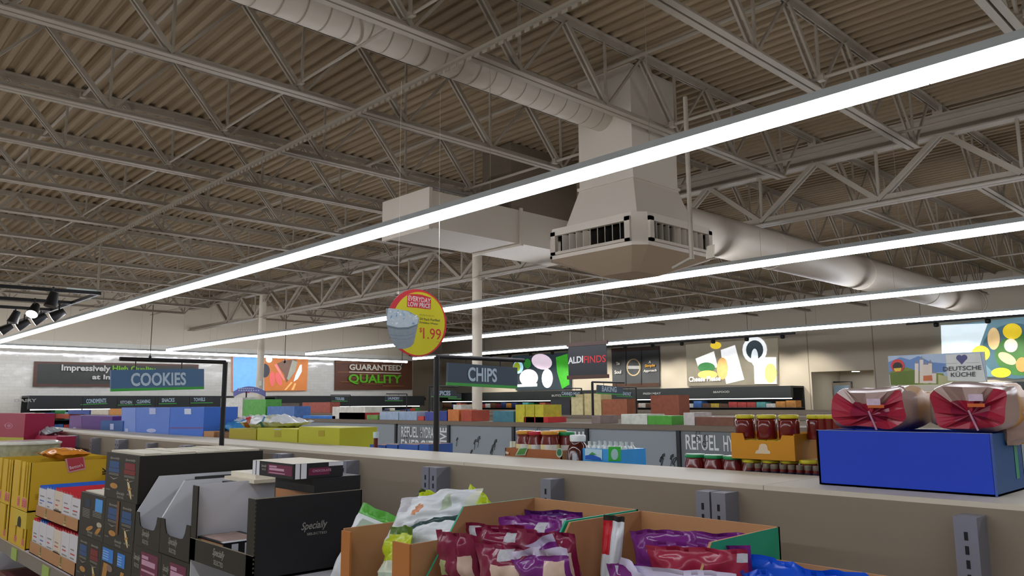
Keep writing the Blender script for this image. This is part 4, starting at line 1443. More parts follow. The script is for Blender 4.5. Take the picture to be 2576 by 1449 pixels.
SAUCE = mat('#6a1a14', 0.12, 0.2, 20, spec=0.6)
LYEL = mat('#c6bd22', 0.3, 0.08, 30)
LGRN = mat('#178a4c', 0.3, 0.06, 30)
LGOLD = mat('#d0962a', 0.3, 0.08, 30)
LRED = mat('#b81f34', 0.3, 0.06)
LABW = mat('#d9dcd6', 0.5, 0.05, 30)
LABG = mat('#d9cb92', 0.5, 0.1, 30)


def jar(x, y, z, r, h, lid, lab, grp, labelled=None, lidh=None):
    t = thing('sauce_jar', lab, 'jar', (x, y, z), grp)
    lh = lidh or 0.012
    MB().lathe((x, y, z), [(r * 0.94, 0), (r, h * 0.06), (r, h * 0.74), (r * 0.86, h * 0.86), (r * 0.86, h - lh)], SAUCE, 20).obj('glass', t)
    MB().lathe((x, y, z + h - lh), [(r * 0.93, 0), (r * 0.95, lh * 0.2), (r * 0.95, lh * 0.8), (r * 0.88, lh)], lid, 20).obj('lid', t)
    if labelled:
        b = MB()
        n = 14
        z0, z1 = z + h * labelled[0], z + h * labelled[1]
        rr = r + 0.0008
        th = math.atan2(-y, -x)
        pts = [(x + rr * math.cos(th + (i / n - .5) * 2.6), y + rr * math.sin(th + (i / n - .5) * 2.6)) for i in range(n + 1)]
        for i in range(n):
            b.face([(pts[i][0], pts[i][1], z0), (pts[i + 1][0], pts[i + 1][1], z0), (pts[i + 1][0], pts[i + 1][1], z1), (pts[i][0], pts[i][1], z1)], labelled[2] if 3 < i < 11 else labelled[3], True)
        b.obj('label', t)
    return t


# kraft tray of labelled jars
tx0, tx1 = at('Y', 1271, 1140, 2.31).x, at('Y', 1356, 1140, 2.31).x
tx2 = at('Y', 1412, 1140, 2.31).x
t = thing('kraft_tray', 'kraft tray with leaf green badges holding labelled sauce jars', 'box', ((tx0 + tx2) / 2, 2.4, GS))
zt_ = at('Y', 1340, 1130, 2.31).z
b = MB()
b.box(tx0, tx2, 2.31, 2.315, GS + 0.001, zt_, mat('#a5643a', 0.7, 0.05))
b.box(tx0, tx0 + 0.005, 2.31, 2.50, GS + 0.001, zt_, KR)
b.box(tx2 - 0.005, tx2, 2.31, 2.50, GS + 0.001, zt_, KR)
b.box(tx0, tx2, 2.495, 2.50, GS + 0.001, zt_, KRI)
b.box(tx0, tx2, 2.31, 2.50, GS + 0.001, GS + 0.005, KRI)
b.obj('carton', t)
m = MB()
pl = planeY(2.3085)
px_poly(m, pl, [(1306, 1127), (1330, 1124), (1322, 1145), (1297, 1146)], mat('#c2ccb8', 0.5))
px_poly(m, pl, [(1309, 1129), (1327, 1127), (1320, 1143), (1300, 1144)], mat('#4c8c3c', 0.5, 0.2, 60), 0.003)
px_poly(m, pl, ell(1408, 1139, 8, 12), mat('#c2ccb8', 0.5))
px_poly(m, pl, ell(1408, 1138, 6, 9), mat('#2f7a50', 0.5, 0.2, 60), 0.003)
px_poly(m, pl, [(1273, 1135), (1282, 1138), (1280, 1143), (1273, 1141)], mat('#d8c6ae', 0.5), 0.003)
m.obj('leaf_badge', t)
GJ = 'labelled sauce jars in the kraft tray'
for px, pt, y, lid, lab in ((1322, 1083, 2.355, LGOLD, 'jar with a gold lid at the front of the kraft tray'), (1350, 1085, 2.365, LRED, 'jar with a red lid in the kraft tray'), (1383, 1084, 2.36, LGOLD, 'jar with a gold lid at the middle of the kraft tray'), (1404, 1082, 2.42, LGOLD, 'jar with a gold lid half hidden behind the tall brown jar'), (1424, 1086, 2.43, LGRN, 'jar with a dark green lid behind the tall brown jar')):
    tp, w0, w1 = at('Y', px, pt, y), at('Y', px - 19, 1110, y).x, at('Y', px + 19, 1110, y).x
    jar(tp.x, y, GS + 0.006, (w1 - w0) / 2 * 0.92, tp.z - GS - 0.006, lid, lab, GJ, (0.24, 0.7, LABW, LABG), 0.014)
for k in range(3):
    tp = at('Y', 1287 + 7 * k, 1114, 2.4 + .01 * k)
    MB().lathe((tp.x, tp.y, GS + 0.006), [(0.014, 0), (0.014, tp.z - GS - 0.04), (0.008, tp.z - GS - 0.02), (0.008, tp.z - GS)], mat('#dfe6cf', 0.3, 0.2, 30), 10).obj('small_bottle', label='small pale bottle at the end of the kraft jar tray', cat='bottle', group='small pale bottles')
# tall brown jar with white cap, orange end
y = 2.30
q0, q1, tp = at('Y', 1416, 1130, y).x, at('Y', 1456, 1130, y).x, at('Y', 1436, 1095, y)
r = (q1 - q0) / 2
t = thing('brown_jar', 'tall brown jar with a white cap and side labels beside water', 'jar', ((q0 + q1) / 2, y + r, GS))
h = tp.z - GS
MB().lathe(((q0 + q1) / 2, y + r, GS), [(r, 0.001), (r, h * 0.66), (r * 0.8, h * 0.78), (r * 0.68, h * 0.82), (r * 0.68, h * 0.88)], mat('#4a1a10', 0.12, 0.1, 9, spec=0.6), 24).obj('glass', t)
MB().lathe(((q0 + q1) / 2, y + r, GS + h * 0.86), [(r * 0.74, 0), (r * 0.76, h * 0.04), (r * 0.76, h * 0.12), (r * 0.7, h * 0.14)], mat('#dfe8ea', 0.35), 24).obj('cap', t)
m = MB()
pl = planeY(y - 0.0005)
for a, mm in ((2.05, LABW), (0.28, mat('#c0c4cc', 0.5, 0.3, 80))):
    th0 = math.atan2(-1, 0.75)
    for i in range(4):
        a0 = math.pi + a * 0 + (0.5 if mm is LABW else 1.75) + i * 0.11
        a1 = a0 + 0.11
        c_ = ((q0 + q1) / 2, y + r)
        rr = r + 0.001
        m.face([(c_[0] + rr * math.cos(a0), c_[1] + rr * math.sin(a0), GS + h * .06), (c_[0] + rr * math.cos(a1), c_[1] + rr * math.sin(a1), GS + h * .06), (c_[0] + rr * math.cos(a1), c_[1] + rr * math.sin(a1), GS + h * .6), (c_[0] + rr * math.cos(a0), c_[1] + rr * math.sin(a0), GS + h * .6)], mm, True)
m.obj('label', t)
carton('orange_carton', 1452, 1462, 1126, 0.05, 'sliver of an orange carton between the brown jar and water', mat('#c46a2c', 0.5), y=2.36)
# shrink wrapped water
t = thing('water_pack', 'shrink wrapped pack of small water bottles in blue and green film', 'bottle pack', (at('Y', 1512, 1150, 2.31).x, 2.4, GS))
x0, x1, x2 = at('Y', 1466, 1140, 2.31).x, at('Y', 1530, 1140, 2.31).x, at('Y', 1562, 1140, 2.31).x
zf, ztp = at('Y', 1500, 1129, 2.31).z, at('Y', 1500, 1112, 2.33).z
b = MB()
b.box(x0, x2, 2.31, 2.46, GS + 0.001, zf, mat('#3f9fe4', 0.15, 0.15, 12))
b.obj('film', t)
m = MB()
pl = planeY(2.3085)
px_poly(m, pl, [(1472, 1128), (1515, 1131), (1515, 1158), (1472, 1156)], mat('#bcdcea', 0.2), 0.001)
px_poly(m, pl, [(1473, 1146), (1490, 1143), (1512, 1152), (1514, 1158), (1473, 1155)], mat('#1f62c4', 0.2), 0.002)
px_poly(m, pl, [(1482, 1144), (1491, 1137), (1502, 1144)], mat('#48a050', 0.2), 0.003)
px_poly(m, pl, rc(1531, 1124, 1562, 1160), mat('#33a83a', 0.2, 0.1), 0.001)
px_poly(m, pl, ell(1547, 1143, 9, 14), mat('#9cc0c0', 0.2, 0.1), 0.002)
m.obj('film_print', t)
CLR = mat('#c9d3cf', 0.06, 0.15, 20, spec=0.8)
for i in range(7):
    for j in range(2):
        x = x0 + (x2 - x0) * (i + 0.5) / 7
        MB().lathe((x, 2.335 + 0.06 * j, zf - 0.01), [(0.012, 0), (0.011, (ztp - zf) * 0.5 + .005), (0.005, ztp - zf), (0.006, ztp - zf + 0.003), (0.006, ztp - zf + 0.012)], CLR, 10).obj('bottle', t)

# green and yellow lidded jars, orange jar tray on top, and dark jars at the ledge
GG = 'short red jars along the ledge'
y = 2.31
names = ['first green lidded red jar at the ledge, next to the lettered panel', 'second green lidded red jar at the ledge', 'third green lidded red jar at the ledge, beside the orange tray', 'first yellow lidded jar under the orange tray', 'second yellow lidded jar under the orange tray', 'third yellow lidded jar under the orange tray', 'fourth yellow lidded jar under the orange tray']
zl = at('Y', 1736, 1144, y).z
for i in range(7):
    a, c = at('Y', 1711 + 48 * i, 1160, y).x, at('Y', 1758 + 48 * i, 1160, y).x
    r = (c - a) / 2
    zz = zl if i < 3 else at('Y', 1736 + 48 * i, 1153 + 1.0 * i, y).z
    jar((a + c) / 2, y + r, GS + 0.001, r, zz - GS, LGRN if i < 3 else LYEL, names[i], GG, None, 0.011)
ot_x0, ot_x1 = at('Y', 1840, 1130, 2.305).x, at('Y', 1999, 1130, 2.305).x
z0 = at('Y', 1900, 1153, 2.305).z
z1, z2 = at('Y', 1850, 1089, 2.305).z, at('Y', 1910, 1108, 2.305).z
ORG_ = mat('#c98a14', 0.5, 0.04, 8)
t = thing('jar_tray', 'orange tray with a cut-down front full of yellow lidded jars', 'box', ((ot_x0 + ot_x1) / 2, 2.39, z0))
b = MB()
e0, e1 = at('Y', 1868, 1100, 2.305).x, at('Y', 1873, 1107, 2.305).x
f0, f1 = at('Y', 1967, 1100, 2.305).x, at('Y', 1962, 1110, 2.305).x
pts = [(ot_x0, z0), (ot_x1, z0), (ot_x1, z1 - 0.004), (f0, z1 - 0.004), (f1, z2), (e1, z2), (e0, z1), (ot_x0, z1)]
n = len(pts)
b.mesh([(a, 2.305, c) for a, c in pts] + [(a, 2.309, c) for a, c in pts], [tuple(range(n)), tuple(range(n, 2 * n))[::-1]] + [(i, n + i, n + (i + 1) % n, (i + 1) % n) for i in range(n)], ORG_)
D = 0.20
b.box(ot_x0, ot_x0 + 0.004, 2.309, 2.305 + D, z0, z1, ORG_)
b.box(ot_x1 - 0.004, ot_x1, 2.309, 2.305 + D, z0, z1, mat('#b57c16', 0.5, 0.04, 8))
b.box(ot_x0, ot_x1, 2.301 + D, 2.305 + D, z0, z1, ORG_)
b.box(ot_x0, ot_x1, 2.305, 2.305 + D, z0 - 0.003, z0, ORG_)
b.obj('carton', t)
m = MB()
pl = planeY(2.3045)
px_poly(m, pl, [(1900, 1141), (1902, 1134), (1908, 1131), (1911, 1119), (1917, 1116), (1926, 1117), (1930, 1122), (1932, 1132), (1938, 1136), (1938, 1142)], mat('#d9c6a6', 0.5), 0.0008)
m.obj('white_emblem', t)
zt_ = at('Y', 1870, 1044, 2.35).z
for i in range(6):
    for j in range(2):
        if j == 1 and i < 1:
            continue
        x = ot_x0 + 0.022 + i * 0.0365 if j == 0 else ot_x0 + 0.03 + i * 0.0375
        if x > ot_x1 - 0.015:
            continue
        yy = 2.335 + 0.075 * j
        jar(x, yy, z0 + 0.001, 0.0178, (z1 - z0) * 0.72 if j == 0 else 0.052, LYEL, '%s yellow lidded jar of the %s layer in the orange tray' % (ORD[i], 'front lower' if j == 0 else 'back lower'), 'yellow lidded jars in the orange tray', (0.2, 0.62, mat('#8a7aa4', 0.5, 0.2), mat('#8a7aa4', 0.5, 0.2)), 0.009)
zj = z0 + (z1 - z0) * 0.72 + 0.004
for i in range(9):
    a, c = at('Y', 1851 + 53 * min(i, 2) + 33 * max(0, i - 2), 1070, 2.36).x, 0
    r = 0.033 if i < 3 else 0.024
    x = at('Y', (1874, 1928, 1984, 2030, 2052, 2072, 2090, 2104, 2118)[i], 1070, 2.35).x
    yy = 2.352 if i < 3 else 2.40 + 0.0 * i
    zz = at('Y', (1874, 1928, 1984, 2030, 2052, 2072, 2090, 2104, 2118)[i], 1043.5, yy - r).z
    zb_ = zj if i < 4 else GS + 0.001
    jar(x, yy, zb_, r * 0.98, zz - zb_, LYEL, '%s tall red jar with a yellow lid standing above the orange tray' % ORD[i], 'tall red jars behind the orange tray', None, 0.012)
for i in range(9):
    x = at('Y', 1885 + 21 * i, 1180, 2.285).x
    jar(x, 2.288, GS + 0.001, 0.0115, at('Y', 1885 + 21 * i, 1166 + 0.9 * i, 2.285).z - GS, mat('#6b6353', 0.3, 0.4, 50), '%s small dark bottle in the row before the blue box' % ORD[i], 'small dark bottles at the ledge', (0.3, 0.8, mat('#1c1f33', 0.4), mat('#1c1f33', 0.4)), 0.014)

# blue box of bread packs on the ledge
y = 2.03
x0, x1 = at('Y', 2057, 1140, y).x, at('Y', 2500, 1150, y).x
zt_ = at('Y', 2280, 1087, y).z
t = thing('bread_box', 'large bright blue open carton of pink topped bread packs on ledge', 'box', ((x0 + x1) / 2, y + 0.1, GT))
BB = mat('#1c43c4', 0.5, 0.03, 6)
b = MB()
b.box(x0, x1, y, y + 0.005, GT + 0.001, zt_, BB)
b.box(x0, x0 + 0.005, y, 2.26, GT + 0.001, zt_, BB)
b.box(x1 - 0.005, x1, y, 2.26, GT + 0.001, zt_, mat('#1d528c', 0.5, 0.05, 6))
b.box(x0, x1, 2.255, 2.26, GT + 0.001, zt_, BB)
b.box(x0, x1, y, 2.26, GT + 0.001, GT + 0.005, BB)
b.box(x0 - 0.0005, x1 + 0.0005, y - 0.0005, y + 0.0055, zt_, zt_ + 0.001, mat('#8f99b0', 0.6))
b.box(x1 - 0.004, x1 + 0.001, y - 0.001, y + 0.002, GT + 0.001, zt_, mat('#3f5aa4', 0.6))
b.obj('carton', t)
m = MB()
m.face([(x1 + 0.001, 2.19, GT + 0.03), (x1 + 0.001, 2.215, GT + 0.03), (x1 + 0.001, 2.215, zt_ - 0.004), (x1 + 0.001, 2.19, zt_ - 0.004)], mat('#3f9a6c', 0.5))
m.obj('green_stripe', t)
BRD = mat('#a88f86', 0.2, 0.15, 12)
PINK = mat('#a42a40', 0.25, 0.12, 10)
BRT = mat('#c08a3c', 0.35, 0.25, 16)


def bread(pxc, pw, pt, pb, lab, seed, dip):
    """soft bread pack lying end-on: clear film over slices, the near end closed with red film"""
    w = at('Y', pxc + pw / 2, 1050, y + 0.01).x - at('Y', pxc - pw / 2, 1050, y + 0.01).x
    zc0, zc1 = at('Y', pxc, pb, y + 0.01).z, at('Y', pxc, pt, y + 0.01).z
    cx = at('Y', pxc, 1050, y + 0.01).x
    h = zc1 - zc0 + 0.01
    t = thing('bread_pack', lab, 'bread', (cx, y + 0.1, zc0), 'bread packs in the blue carton')
    L = 0.215
    n = 28

    def ring(k):
        yy = y + 0.012 + L * k
        s = 1.0 - 0.10 * max(0, 0.15 - k) / 0.15 - 0.25 * max(0, k - 0.8) / 0.2
        out = []
        for i in range(n):
            a = 2 * math.pi * i / n
            ca, sa = math.cos(a), math.sin(a)
            ex = abs(ca) ** 0.55 * (1 if ca > 0 else -1)
            ez = abs(sa) ** 0.6 * (1 if sa > 0 else -1)
            nz = noise.noise(Vector((ca * 1.6 + seed, sa * 1.6, k * 5))) * 0.010
            dz = -dip * math.exp(-((ca) / 0.5) ** 2) if sa > 0 else 0
            out.append(Vector((cx + ex * w / 2 * s + nz, yy + nz * 0.6, zc0 + h / 2 + ez * h / 2 * s + nz + dz * (1 if k < 0.4 else 0.4))))
        return out
    b = MB()
    ks = [0, 0.06, 0.15, 0.3, 0.5, 0.7, 0.85, 1.0]
    rings = [ring(k) for k in ks]
    vs_ = [v for r_ in rings for v in r_]
    fs, ms = [], []
    for j in range(len(ks) - 1):
        for i in range(n):
            fs.append((j * n + i, j * n + (i + 1) % n, (j + 1) * n + (i + 1) % n, (j + 1) * n + i))
            ms.append(BRT if j > 2 and (i < 5 or i > 22) else BRD)
    b.mesh(vs_, fs, ms, True)
    b.face(rings[-1][::-1], BRD)
    b.obj('clear_film', t)
    # folded red end: a crumpled fan
    e = MB()
    c0 = Vector((cx + 0.01, y + 0.004, zc0 + h * 0.34))
    rg = rings[0]
    inner = []
    for i in range(n):
        a = 2 * math.pi * i / n
        v = rg[i].lerp(c0, 0.5)
        v.y = y + 0.006 + 0.012 * noise.noise(Vector((math.cos(a) * 2.2 + seed, math.sin(a) * 2.2, seed))) + (0.012 if i % 4 < 2 else -0.002)
        inner.append(v)
    vs2 = rg + inner + [c0]
    fs, ms = [], []
    for i in range(n):
        up = 4 <= i <= 10
        fs.append((i, n + i, n + (i + 1) % n, (i + 1) % n))
        ms.append(BRD if up else PINK)
        fs.append((n + i, 2 * n, n + (i + 1) % n))
        ms.append(mat('#8a2440', 0.25, 0.2, 14) if not (6 <= i <= 8) else PINK)
    e.mesh(vs2, fs, ms, False)
    e.obj('folded_end', t)
    s = MB()
    s.tube([c0 + Vector((-0.004, -0.004, 0.01)), c0 + Vector((0.012, -0.002, -h * 0.32))], 0.0025, mat('#b48aa4', 0.3), 6)
    s.obj('seam', t)
    lb = MB()
    tz = zc1 - h * 0.2
    lb.obox((cx + w * (0.02 if dip > .01 else 0.05), y - 0.002, tz - h * (0.16 if dip > .01 else 0.1)), (w * 0.17, 0, 0), (0, 0, h * 0.14), (0, -0.001, 0), mat('#cdb9cc', 0.4, 0.2, 90))
    lb.obox((cx + w * 0.03, y - 0.0015, tz - h * 0.22), (w * 0.2, 0, 0), (0, 0, h * 0.07), (0, -0.0008, 0), mat('#c8642c', 0.4, 0.2))
    lb.obj('label', t)
    return t


bread(2184, 200, 978, 1083, 'bread pack with a crumpled dark pink end, its top sagging', 1.3, 0.012)
bread(2434, 214, 972, 1085, 'bread pack with a scalloped pink end and rounded clear top', 5.1, 0.0)
b = MB()
q = at('Y', 2560, 1050, 2.2)
pillow('bread_pack', (q.x, 2.19, zt_ + 0.02), (0.1, 1, 0), (0, 0, 1), (1, 0, 0), 0.14, 0.1, 0.08, lambda u, v: BRT if u > 0.4 else BRD, 'golden end of another bread pack at the picture edge', 'bread', 'bread packs in the blue carton', 0.005, 71)
MB().obox(at('Y', 2564, 1080, 2.27), (0.05, 0.02, 0), (0, 0, 0.09), (0, 0.005, 0), mat('#46b83a', 0.5, 0.1)).obj('green_packet', label='bright green packet standing at the edge behind the bread packs', cat='packet')

# pink chip cases standing on the near shelf, beyond the yellow cases
MAG = mat('#a01f45', 0.5, 0.05, 6)
SILV = mat('#a9b4b8', 0.2, 0.25, 14, 0.3)
yc = 1.58
def pcase(px0, px1, pt, pb, yq, lab, z0, low=None):
    x0, x1 = at('Y', px0, (pt + pb) / 2, yq).x, at('Y', px1, (pt + pb) / 2, yq).x
    z1 = at('Y', (px0 + px1) / 2, pt, yq).z
    return x0, x1, z1


t = thing('chip_case', 'tall pink chip case with a yellow lower band and round emblem', 'box', (-8.4, 1.6, SA), 'pink chip cases')
x0, x1, zt_ = pcase(-14, 62, 1040, 1098, yc, '', SA)
zm, zl_ = at('Y', 30, 1101, yc).z, at('Y', 30, 1126, yc).z
b = MB()
b.box(x0, x1, yc, 1.80, SA + 0.001, zt_, MAG)
b.obj('carton', t)
m = MB()
pl = planeY(yc - 0.001)
px_poly(m, pl, [(-14, 1099), (60, 1101), (58, 1126), (-14, 1126)], mat('#b4ae22', 0.5, 0.05), 0.001)
for a0, n_ in ((0, 0),):
    pts = ell(22, 1071, 10, 7.5, 20)
    for i in range(20):
        p_, q_ = pts[i], pts[(i + 1) % 20]
        px_poly(m, pl, [p_, q_, ((q_[0] - 22) * .86 + 22, (q_[1] - 1071) * .86 + 1071), ((p_[0] - 22) * .86 + 22, (p_[1] - 1071) * .86 + 1071)], mat('#c88a9c', 0.5), 0.001)
    px_poly(m, pl, ell(23, 1071, 5, 4), mat('#b8708a', 0.5), 0.001)
    px_poly(m, pl, [(10, 1069), (16, 1068), (15, 1073)], mat('#c88a9c', 0.5), 0.001)
m.obj('print', t)
t = thing('chip_case', 'low pink chip case with a slanted open side showing silver bags', 'box', (-7.4, 1.6, SA), 'pink chip cases')
yq = 1.66
x0, x1 = at('Y', 68, 1120, yq).x, at('Y', 140, 1120, yq).x
zt_ = at('Y', 110, 1096, yq).z
zb2 = at('Y', 110, 1137, yq).z
b = MB()
b.box(x0, x1, yq, 1.80, SA + 0.001, zb2, MAG)
b.mesh([(x0, yq, zb2), (x1, yq, zb2), (x1, yq, zt_), (x0 + (x1 - x0) * 0.35, yq, zt_ - 0.002), (x0, 1.8, zb2), (x1, 1.8, zb2), (x1, 1.8, zt_), (x0 + (x1 - x0) * 0.35, 1.8, zt_ - 0.002)], [(0, 1, 2, 3), (7, 6, 5, 4), (1, 5, 6, 2), (2, 6, 7, 3), (3, 7, 4, 0)], MAG)
b.obj('carton', t)
m = MB()
pl = planeY(yq - 0.001)
pts = ell(111, 1126, 10, 7, 20)
for i in range(20):
    p_, q_ = pts[i], pts[(i + 1) % 20]
    px_poly(m, pl, [p_, q_, ((q_[0] - 111) * .86 + 111, (q_[1] - 1126) * .86 + 1126), ((p_[0] - 111) * .86 + 111, (p_[1] - 1126) * .86 + 1126)], mat('#b8708a', 0.5), 0.001)
px_poly(m, pl, ell(112, 1126, 5, 4), mat('#a85a78', 0.5), 0.001)
m.obj('print', t)
q = at('Y', 102, 1086, 1.70)
pillow('silver_bag', (q.x, 1.74, q.z - 0.005), (1, 0, 0.02), (0, 1, 0.2), (0, -0.3, 1), 0.62, 0.12, 0.07, lambda u, v: mat('#c04a60', 0.3) if 0.35 < u < 0.5 and v < .3 else SILV, 'crinkled silver bag lying on the low pink chip case', 'bag', 'silver chip bags', 0.012, 72)
q = at('Y', 72, 1115, 1.70)
pillow('silver_bag', (q.x, 1.68, q.z), (0.6, 0.5, 0), (0, 0.2, 1), (0.2, -1, 0.1), 0.25, 0.22, 0.05, lambda u, v: SILV, 'crinkled silver bag standing in the slanted opening of pink case', 'bag', 'silver chip bags', 0.012, 73)
MB().box(-7.0, -6.56, 1.25, 1.8, SA + 0.001, EYE - 0.375, YEL).obj('yellow_carton', label='yellow carton at the picture edge under the plastic tub', cat='box')
MB().box(-9.4, -7.02, 1.35, 1.57, SA + 0.001, EYE - 0.42, mat('#3f7d2c', 0.5, 0.2, 6)).obj('green_carton', label='green carton side at the very edge of the near shelf', cat='box')
# ---------------------------------------------------------------- aisle signs
SGN = mat('#3f5060', 0.45, 0.03, 6)
SGB = mat('#4f7298', 0.4, 0.03, 6)
SGG = mat('#46a84a', 0.4, 0.03)
SGT = mat('#b9cfe0', 0.45, 0.02)
SGD = mat('#2f363b', 0.5, 0.04)


def blade(px, pyb, pyt, yg, arm_px, rect, word, trect, lab, face=SGN, zbase=None, rad=0.014, tm=SGT, bot=SGG, dx=0.0):
    """post standing on a shelving run with a crossbar and a hanging two-faced sign"""
    q = at('Y', px, pyb, yg)
    X = q.x + dx
    pl = planeX(X)
    top = pl(px, pyt)
    t = thing('aisle_sign', lab, 'sign', (X, yg, zbase or q.z), 'aisle signs on posts')
    z0 = zbase if zbase is not None else q.z
    MB().tube([(X, yg, z0), (X, yg, top.z)], rad, BLACK, 8).obj('post', t)
    if arm_px:
        e = pl(*arm_px)
        MB().tube([(X, yg, top.z), (X, e.y, top.z)], rad * 0.75, BLACK, 8).obj('arm', t)
    (ax, ay), (bx, by) = rect[0], rect[1]
    c = [pl(*p_) for p_ in rect]          # TL, TR, BR, BL
    b = MB()
    th = Vector((0.008, 0, 0))
    lo_ = [c[3].lerp(c[0], 0.13), c[2].lerp(c[1], 0.13)]
    for q4, mm in (((c[0], c[1], lo_[1], lo_[0]), face), ((lo_[0], lo_[1], c[2], c[3]), bot)):
        f = [p_ + th for p_ in q4]
        k = [p_ - th for p_ in q4]
        b.mesh(f + k, [(0, 3, 2, 1), (4, 5, 6, 7), (0, 1, 5, 4), (1, 2, 6, 5), (2, 3, 7, 6), (3, 0, 4, 7)], mm)
    b.obj('board', t)
    if word:
        m = MB()
        pl2 = planeX(X + 0.009)
        px_text(m, word, pl2, trect[0], trect[1], trect[2], tm, 0.001, 0.028)
        m.obj('lettering', t)
    if arm_px:
        m = MB()
        for f in (0.25, 0.75):
            p_ = c[0].lerp(c[1], f)
            m.tube([p_, (p_.x, p_.y, top.z)], 0.003, BLACK, 5)
            m.obj('hanger', t)
            m = MB()
    return t


blade(557, 1124, 911, 1.832, (300, 911), [(278, 931), (512, 928), (512, 979), (278, 985)], 'COOKIES', ((329, 972), (468, 969), (329, 938)), 'blue COOKIES sign hanging from a black post on the near run', SGB, EYE - 0.5)
blade(1097, 1137, 897, 2.28, (1318, 908), [(1126, 912), (1299, 925), (1299, 978), (1124, 969)], 'CHIPS', ((1177, 959), (1250, 962), (1177, 923)), 'dark CHIPS sign hanging from a black post behind the near run', SGN, GS)
blade(57, 1060, 968, Y2 + 0.2, (-30, 972), [(-40, 979), (37, 981), (36, 1006), (-40, 1009)], None, None, 'blue aisle sign cut by the picture edge, lettered side out of frame', SGB, GT)
blade(1079, 1056, 972, Y2 + 0.2, (1152, 976), [(1088, 980), (1148, 982), (1148, 1000), (1086, 999)], 'SPICES', ((1102, 995), (1133, 995), (1102, 983)), 'small dark SPICES sign just behind the chip sign post', SGD, GT)
blade(1088, 1052, 984, Y2 + 2.0, None, [(1128, 988), (1160, 990), (1160, 1005), (1128, 1004)], None, None, 'small dark aisle sign overlapped by the SPICES sign', SGD, EYE - 0.9)
blade(1492, 1059, 961, Y2 + 0.2, (1570, 966), [(1502, 968), (1566, 974), (1566, 994), (1501, 991)], 'BAKING', ((1514, 985), (1551, 987), (1514, 971)), 'small dark BAKING sign on its own post on the second run', SGN, GT)
GA = 10.85 + 0.2
blade(1464, 1046, 977, GA, (1420, 979), [(1412, 984), (1459, 986), (1459, 999), (1411, 998)], 'CANNED MEAT', ((1413, 994), (1458, 996), (1413, 985)), 'small CANNED MEAT sign between the chip and baking signs', SGD, GT)
blade(1602, 1046, 975, GA, (1568, 975), [(1558, 984), (1590, 986), (1590, 999), (1552, 997)], 'BREAKFAST', ((1561, 994), (1588, 996), (1561, 985)), 'small BREAKFAST sign half behind the BAKING sign', SGD, GT)
blade(880, 1044, 994, GA, (832, 993), [(833, 997), (874, 998), (874, 1010), (835, 1010)], 'TISSUES', ((843, 1006), (866, 1007), (843, 999)), 'small TISSUES sign in front of the dark cooler fascia', SGD, GT)
blade(1023, 1042, 991, GA, (972, 992), [(970, 997), (1013, 998), (1013, 1009), (969, 1009)], 'LAUNDRY', ((976, 1005), (1005, 1006), (976, 998)), 'small LAUNDRY sign in front of the dark cooler fascia', SGD, GT)
for px, r_, w_, tr, lab in ((205, [(203, 1004), (270, 1001), (270, 1016), (203, 1019)], 'CONDIMENTS', ((217, 1015), (267, 1013), (217, 1004)), 'small CONDIMENTS sign above the violet carton'),
                            (292, [(296, 1007), (336, 1006), (336, 1019), (296, 1020)], 'KITCHEN', ((303, 1016), (332, 1016), (303, 1008)), 'small KITCHEN sign above the periwinkle carton'),
                            (388, [(340, 1004), (380, 1003), (380, 1018), (340, 1019)], 'CLEANING', ((344, 1015), (378, 1014), (344, 1006)), 'small CLEANING sign beside the KITCHEN sign'),
                            (395, [(400, 999), (444, 999), (444, 1016), (400, 1017)], 'SNACKS', ((407, 1012), (439, 1011), (407, 1002)), 'small SNACKS sign above the bright blue carton'),
                            (474, [(480, 998), (535, 998), (535, 1014), (480, 1015)], 'TOWELS', ((487, 1010), (516, 1009), (487, 1001)), 'small TOWELS sign beside the biscuit sign post')):
    blade(px, 1048, 998, Y2 + 0.2, None, r_, w_, tr, lab, SGD, GT)

# everyday low price disc
PC = Vector((-5.594, 4.142, EYE + 0.719))
ang = math.radians(-7)
DU = Vector((math.sin(ang) * -1, math.cos(ang), 0))        # along the disc, to the picture's right
DN = DU.cross(Vector((0, 0, 1)))
DN.normalize()
if DN.dot(-PC) < 0:
    DN = -DN
pl = lambda x, y: on_plane(x, y, PC, DN)
t = thing('price_disc', 'round red and yellow EVERYDAY LOW PRICE disc hanging from wires', 'sign', (PC.x, PC.y, PC.z - 0.3))
rr_ = 0.302
b = MB()
N_ = 40
circ = [PC + DU * rr_ * math.cos(2 * math.pi * i / N_) + Vector((0, 0, rr_ * math.sin(2 * math.pi * i / N_))) for i in range(N_)]
fr, bk = [c + DN * 0.003 for c in circ], [c - DN * 0.003 for c in circ]
RD = mat('#d2303c', 0.4, 0.03)
b.mesh(fr + bk, [tuple(range(N_)), tuple(range(N_, 2 * N_))[::-1]] + [(i, N_ + i, N_ + (i + 1) % N_, (i + 1) % N_) for i in range(N_)], RD)
b.obj('board', t)
m = MB()
YD = mat('#d8d024', 0.4, 0.02)
D6 = lambda pts: zp(940, 700, 6.586, pts)
px_poly(m, pl, ell(1052.5, 813, 66, 79, 40), mat('#e2a020', 0.4), 0.0035)
px_poly(m, pl, ell(1052, 815, 66, 79, 40), YD, 0.004)
px_poly(m, pl, D6([(200, 500), (330, 505), (400, 515), (560, 540), (735, 640), (745, 700), (700, 900), (660, 1080), (600, 1140), (500, 1172), (400, 1165), (330, 1110), (250, 930), (215, 780)]), mat('#8d9aa4', 0.35, 0.15, 25), 0.0045)
px_poly(m, pl, D6([(240, 495), (350, 505), (550, 545), (740, 650), (720, 760), (560, 810), (400, 815), (212, 770), (215, 640)]), mat('#bfd0da', 0.35, 0.15, 30), 0.005)
rq = random.Random(4)
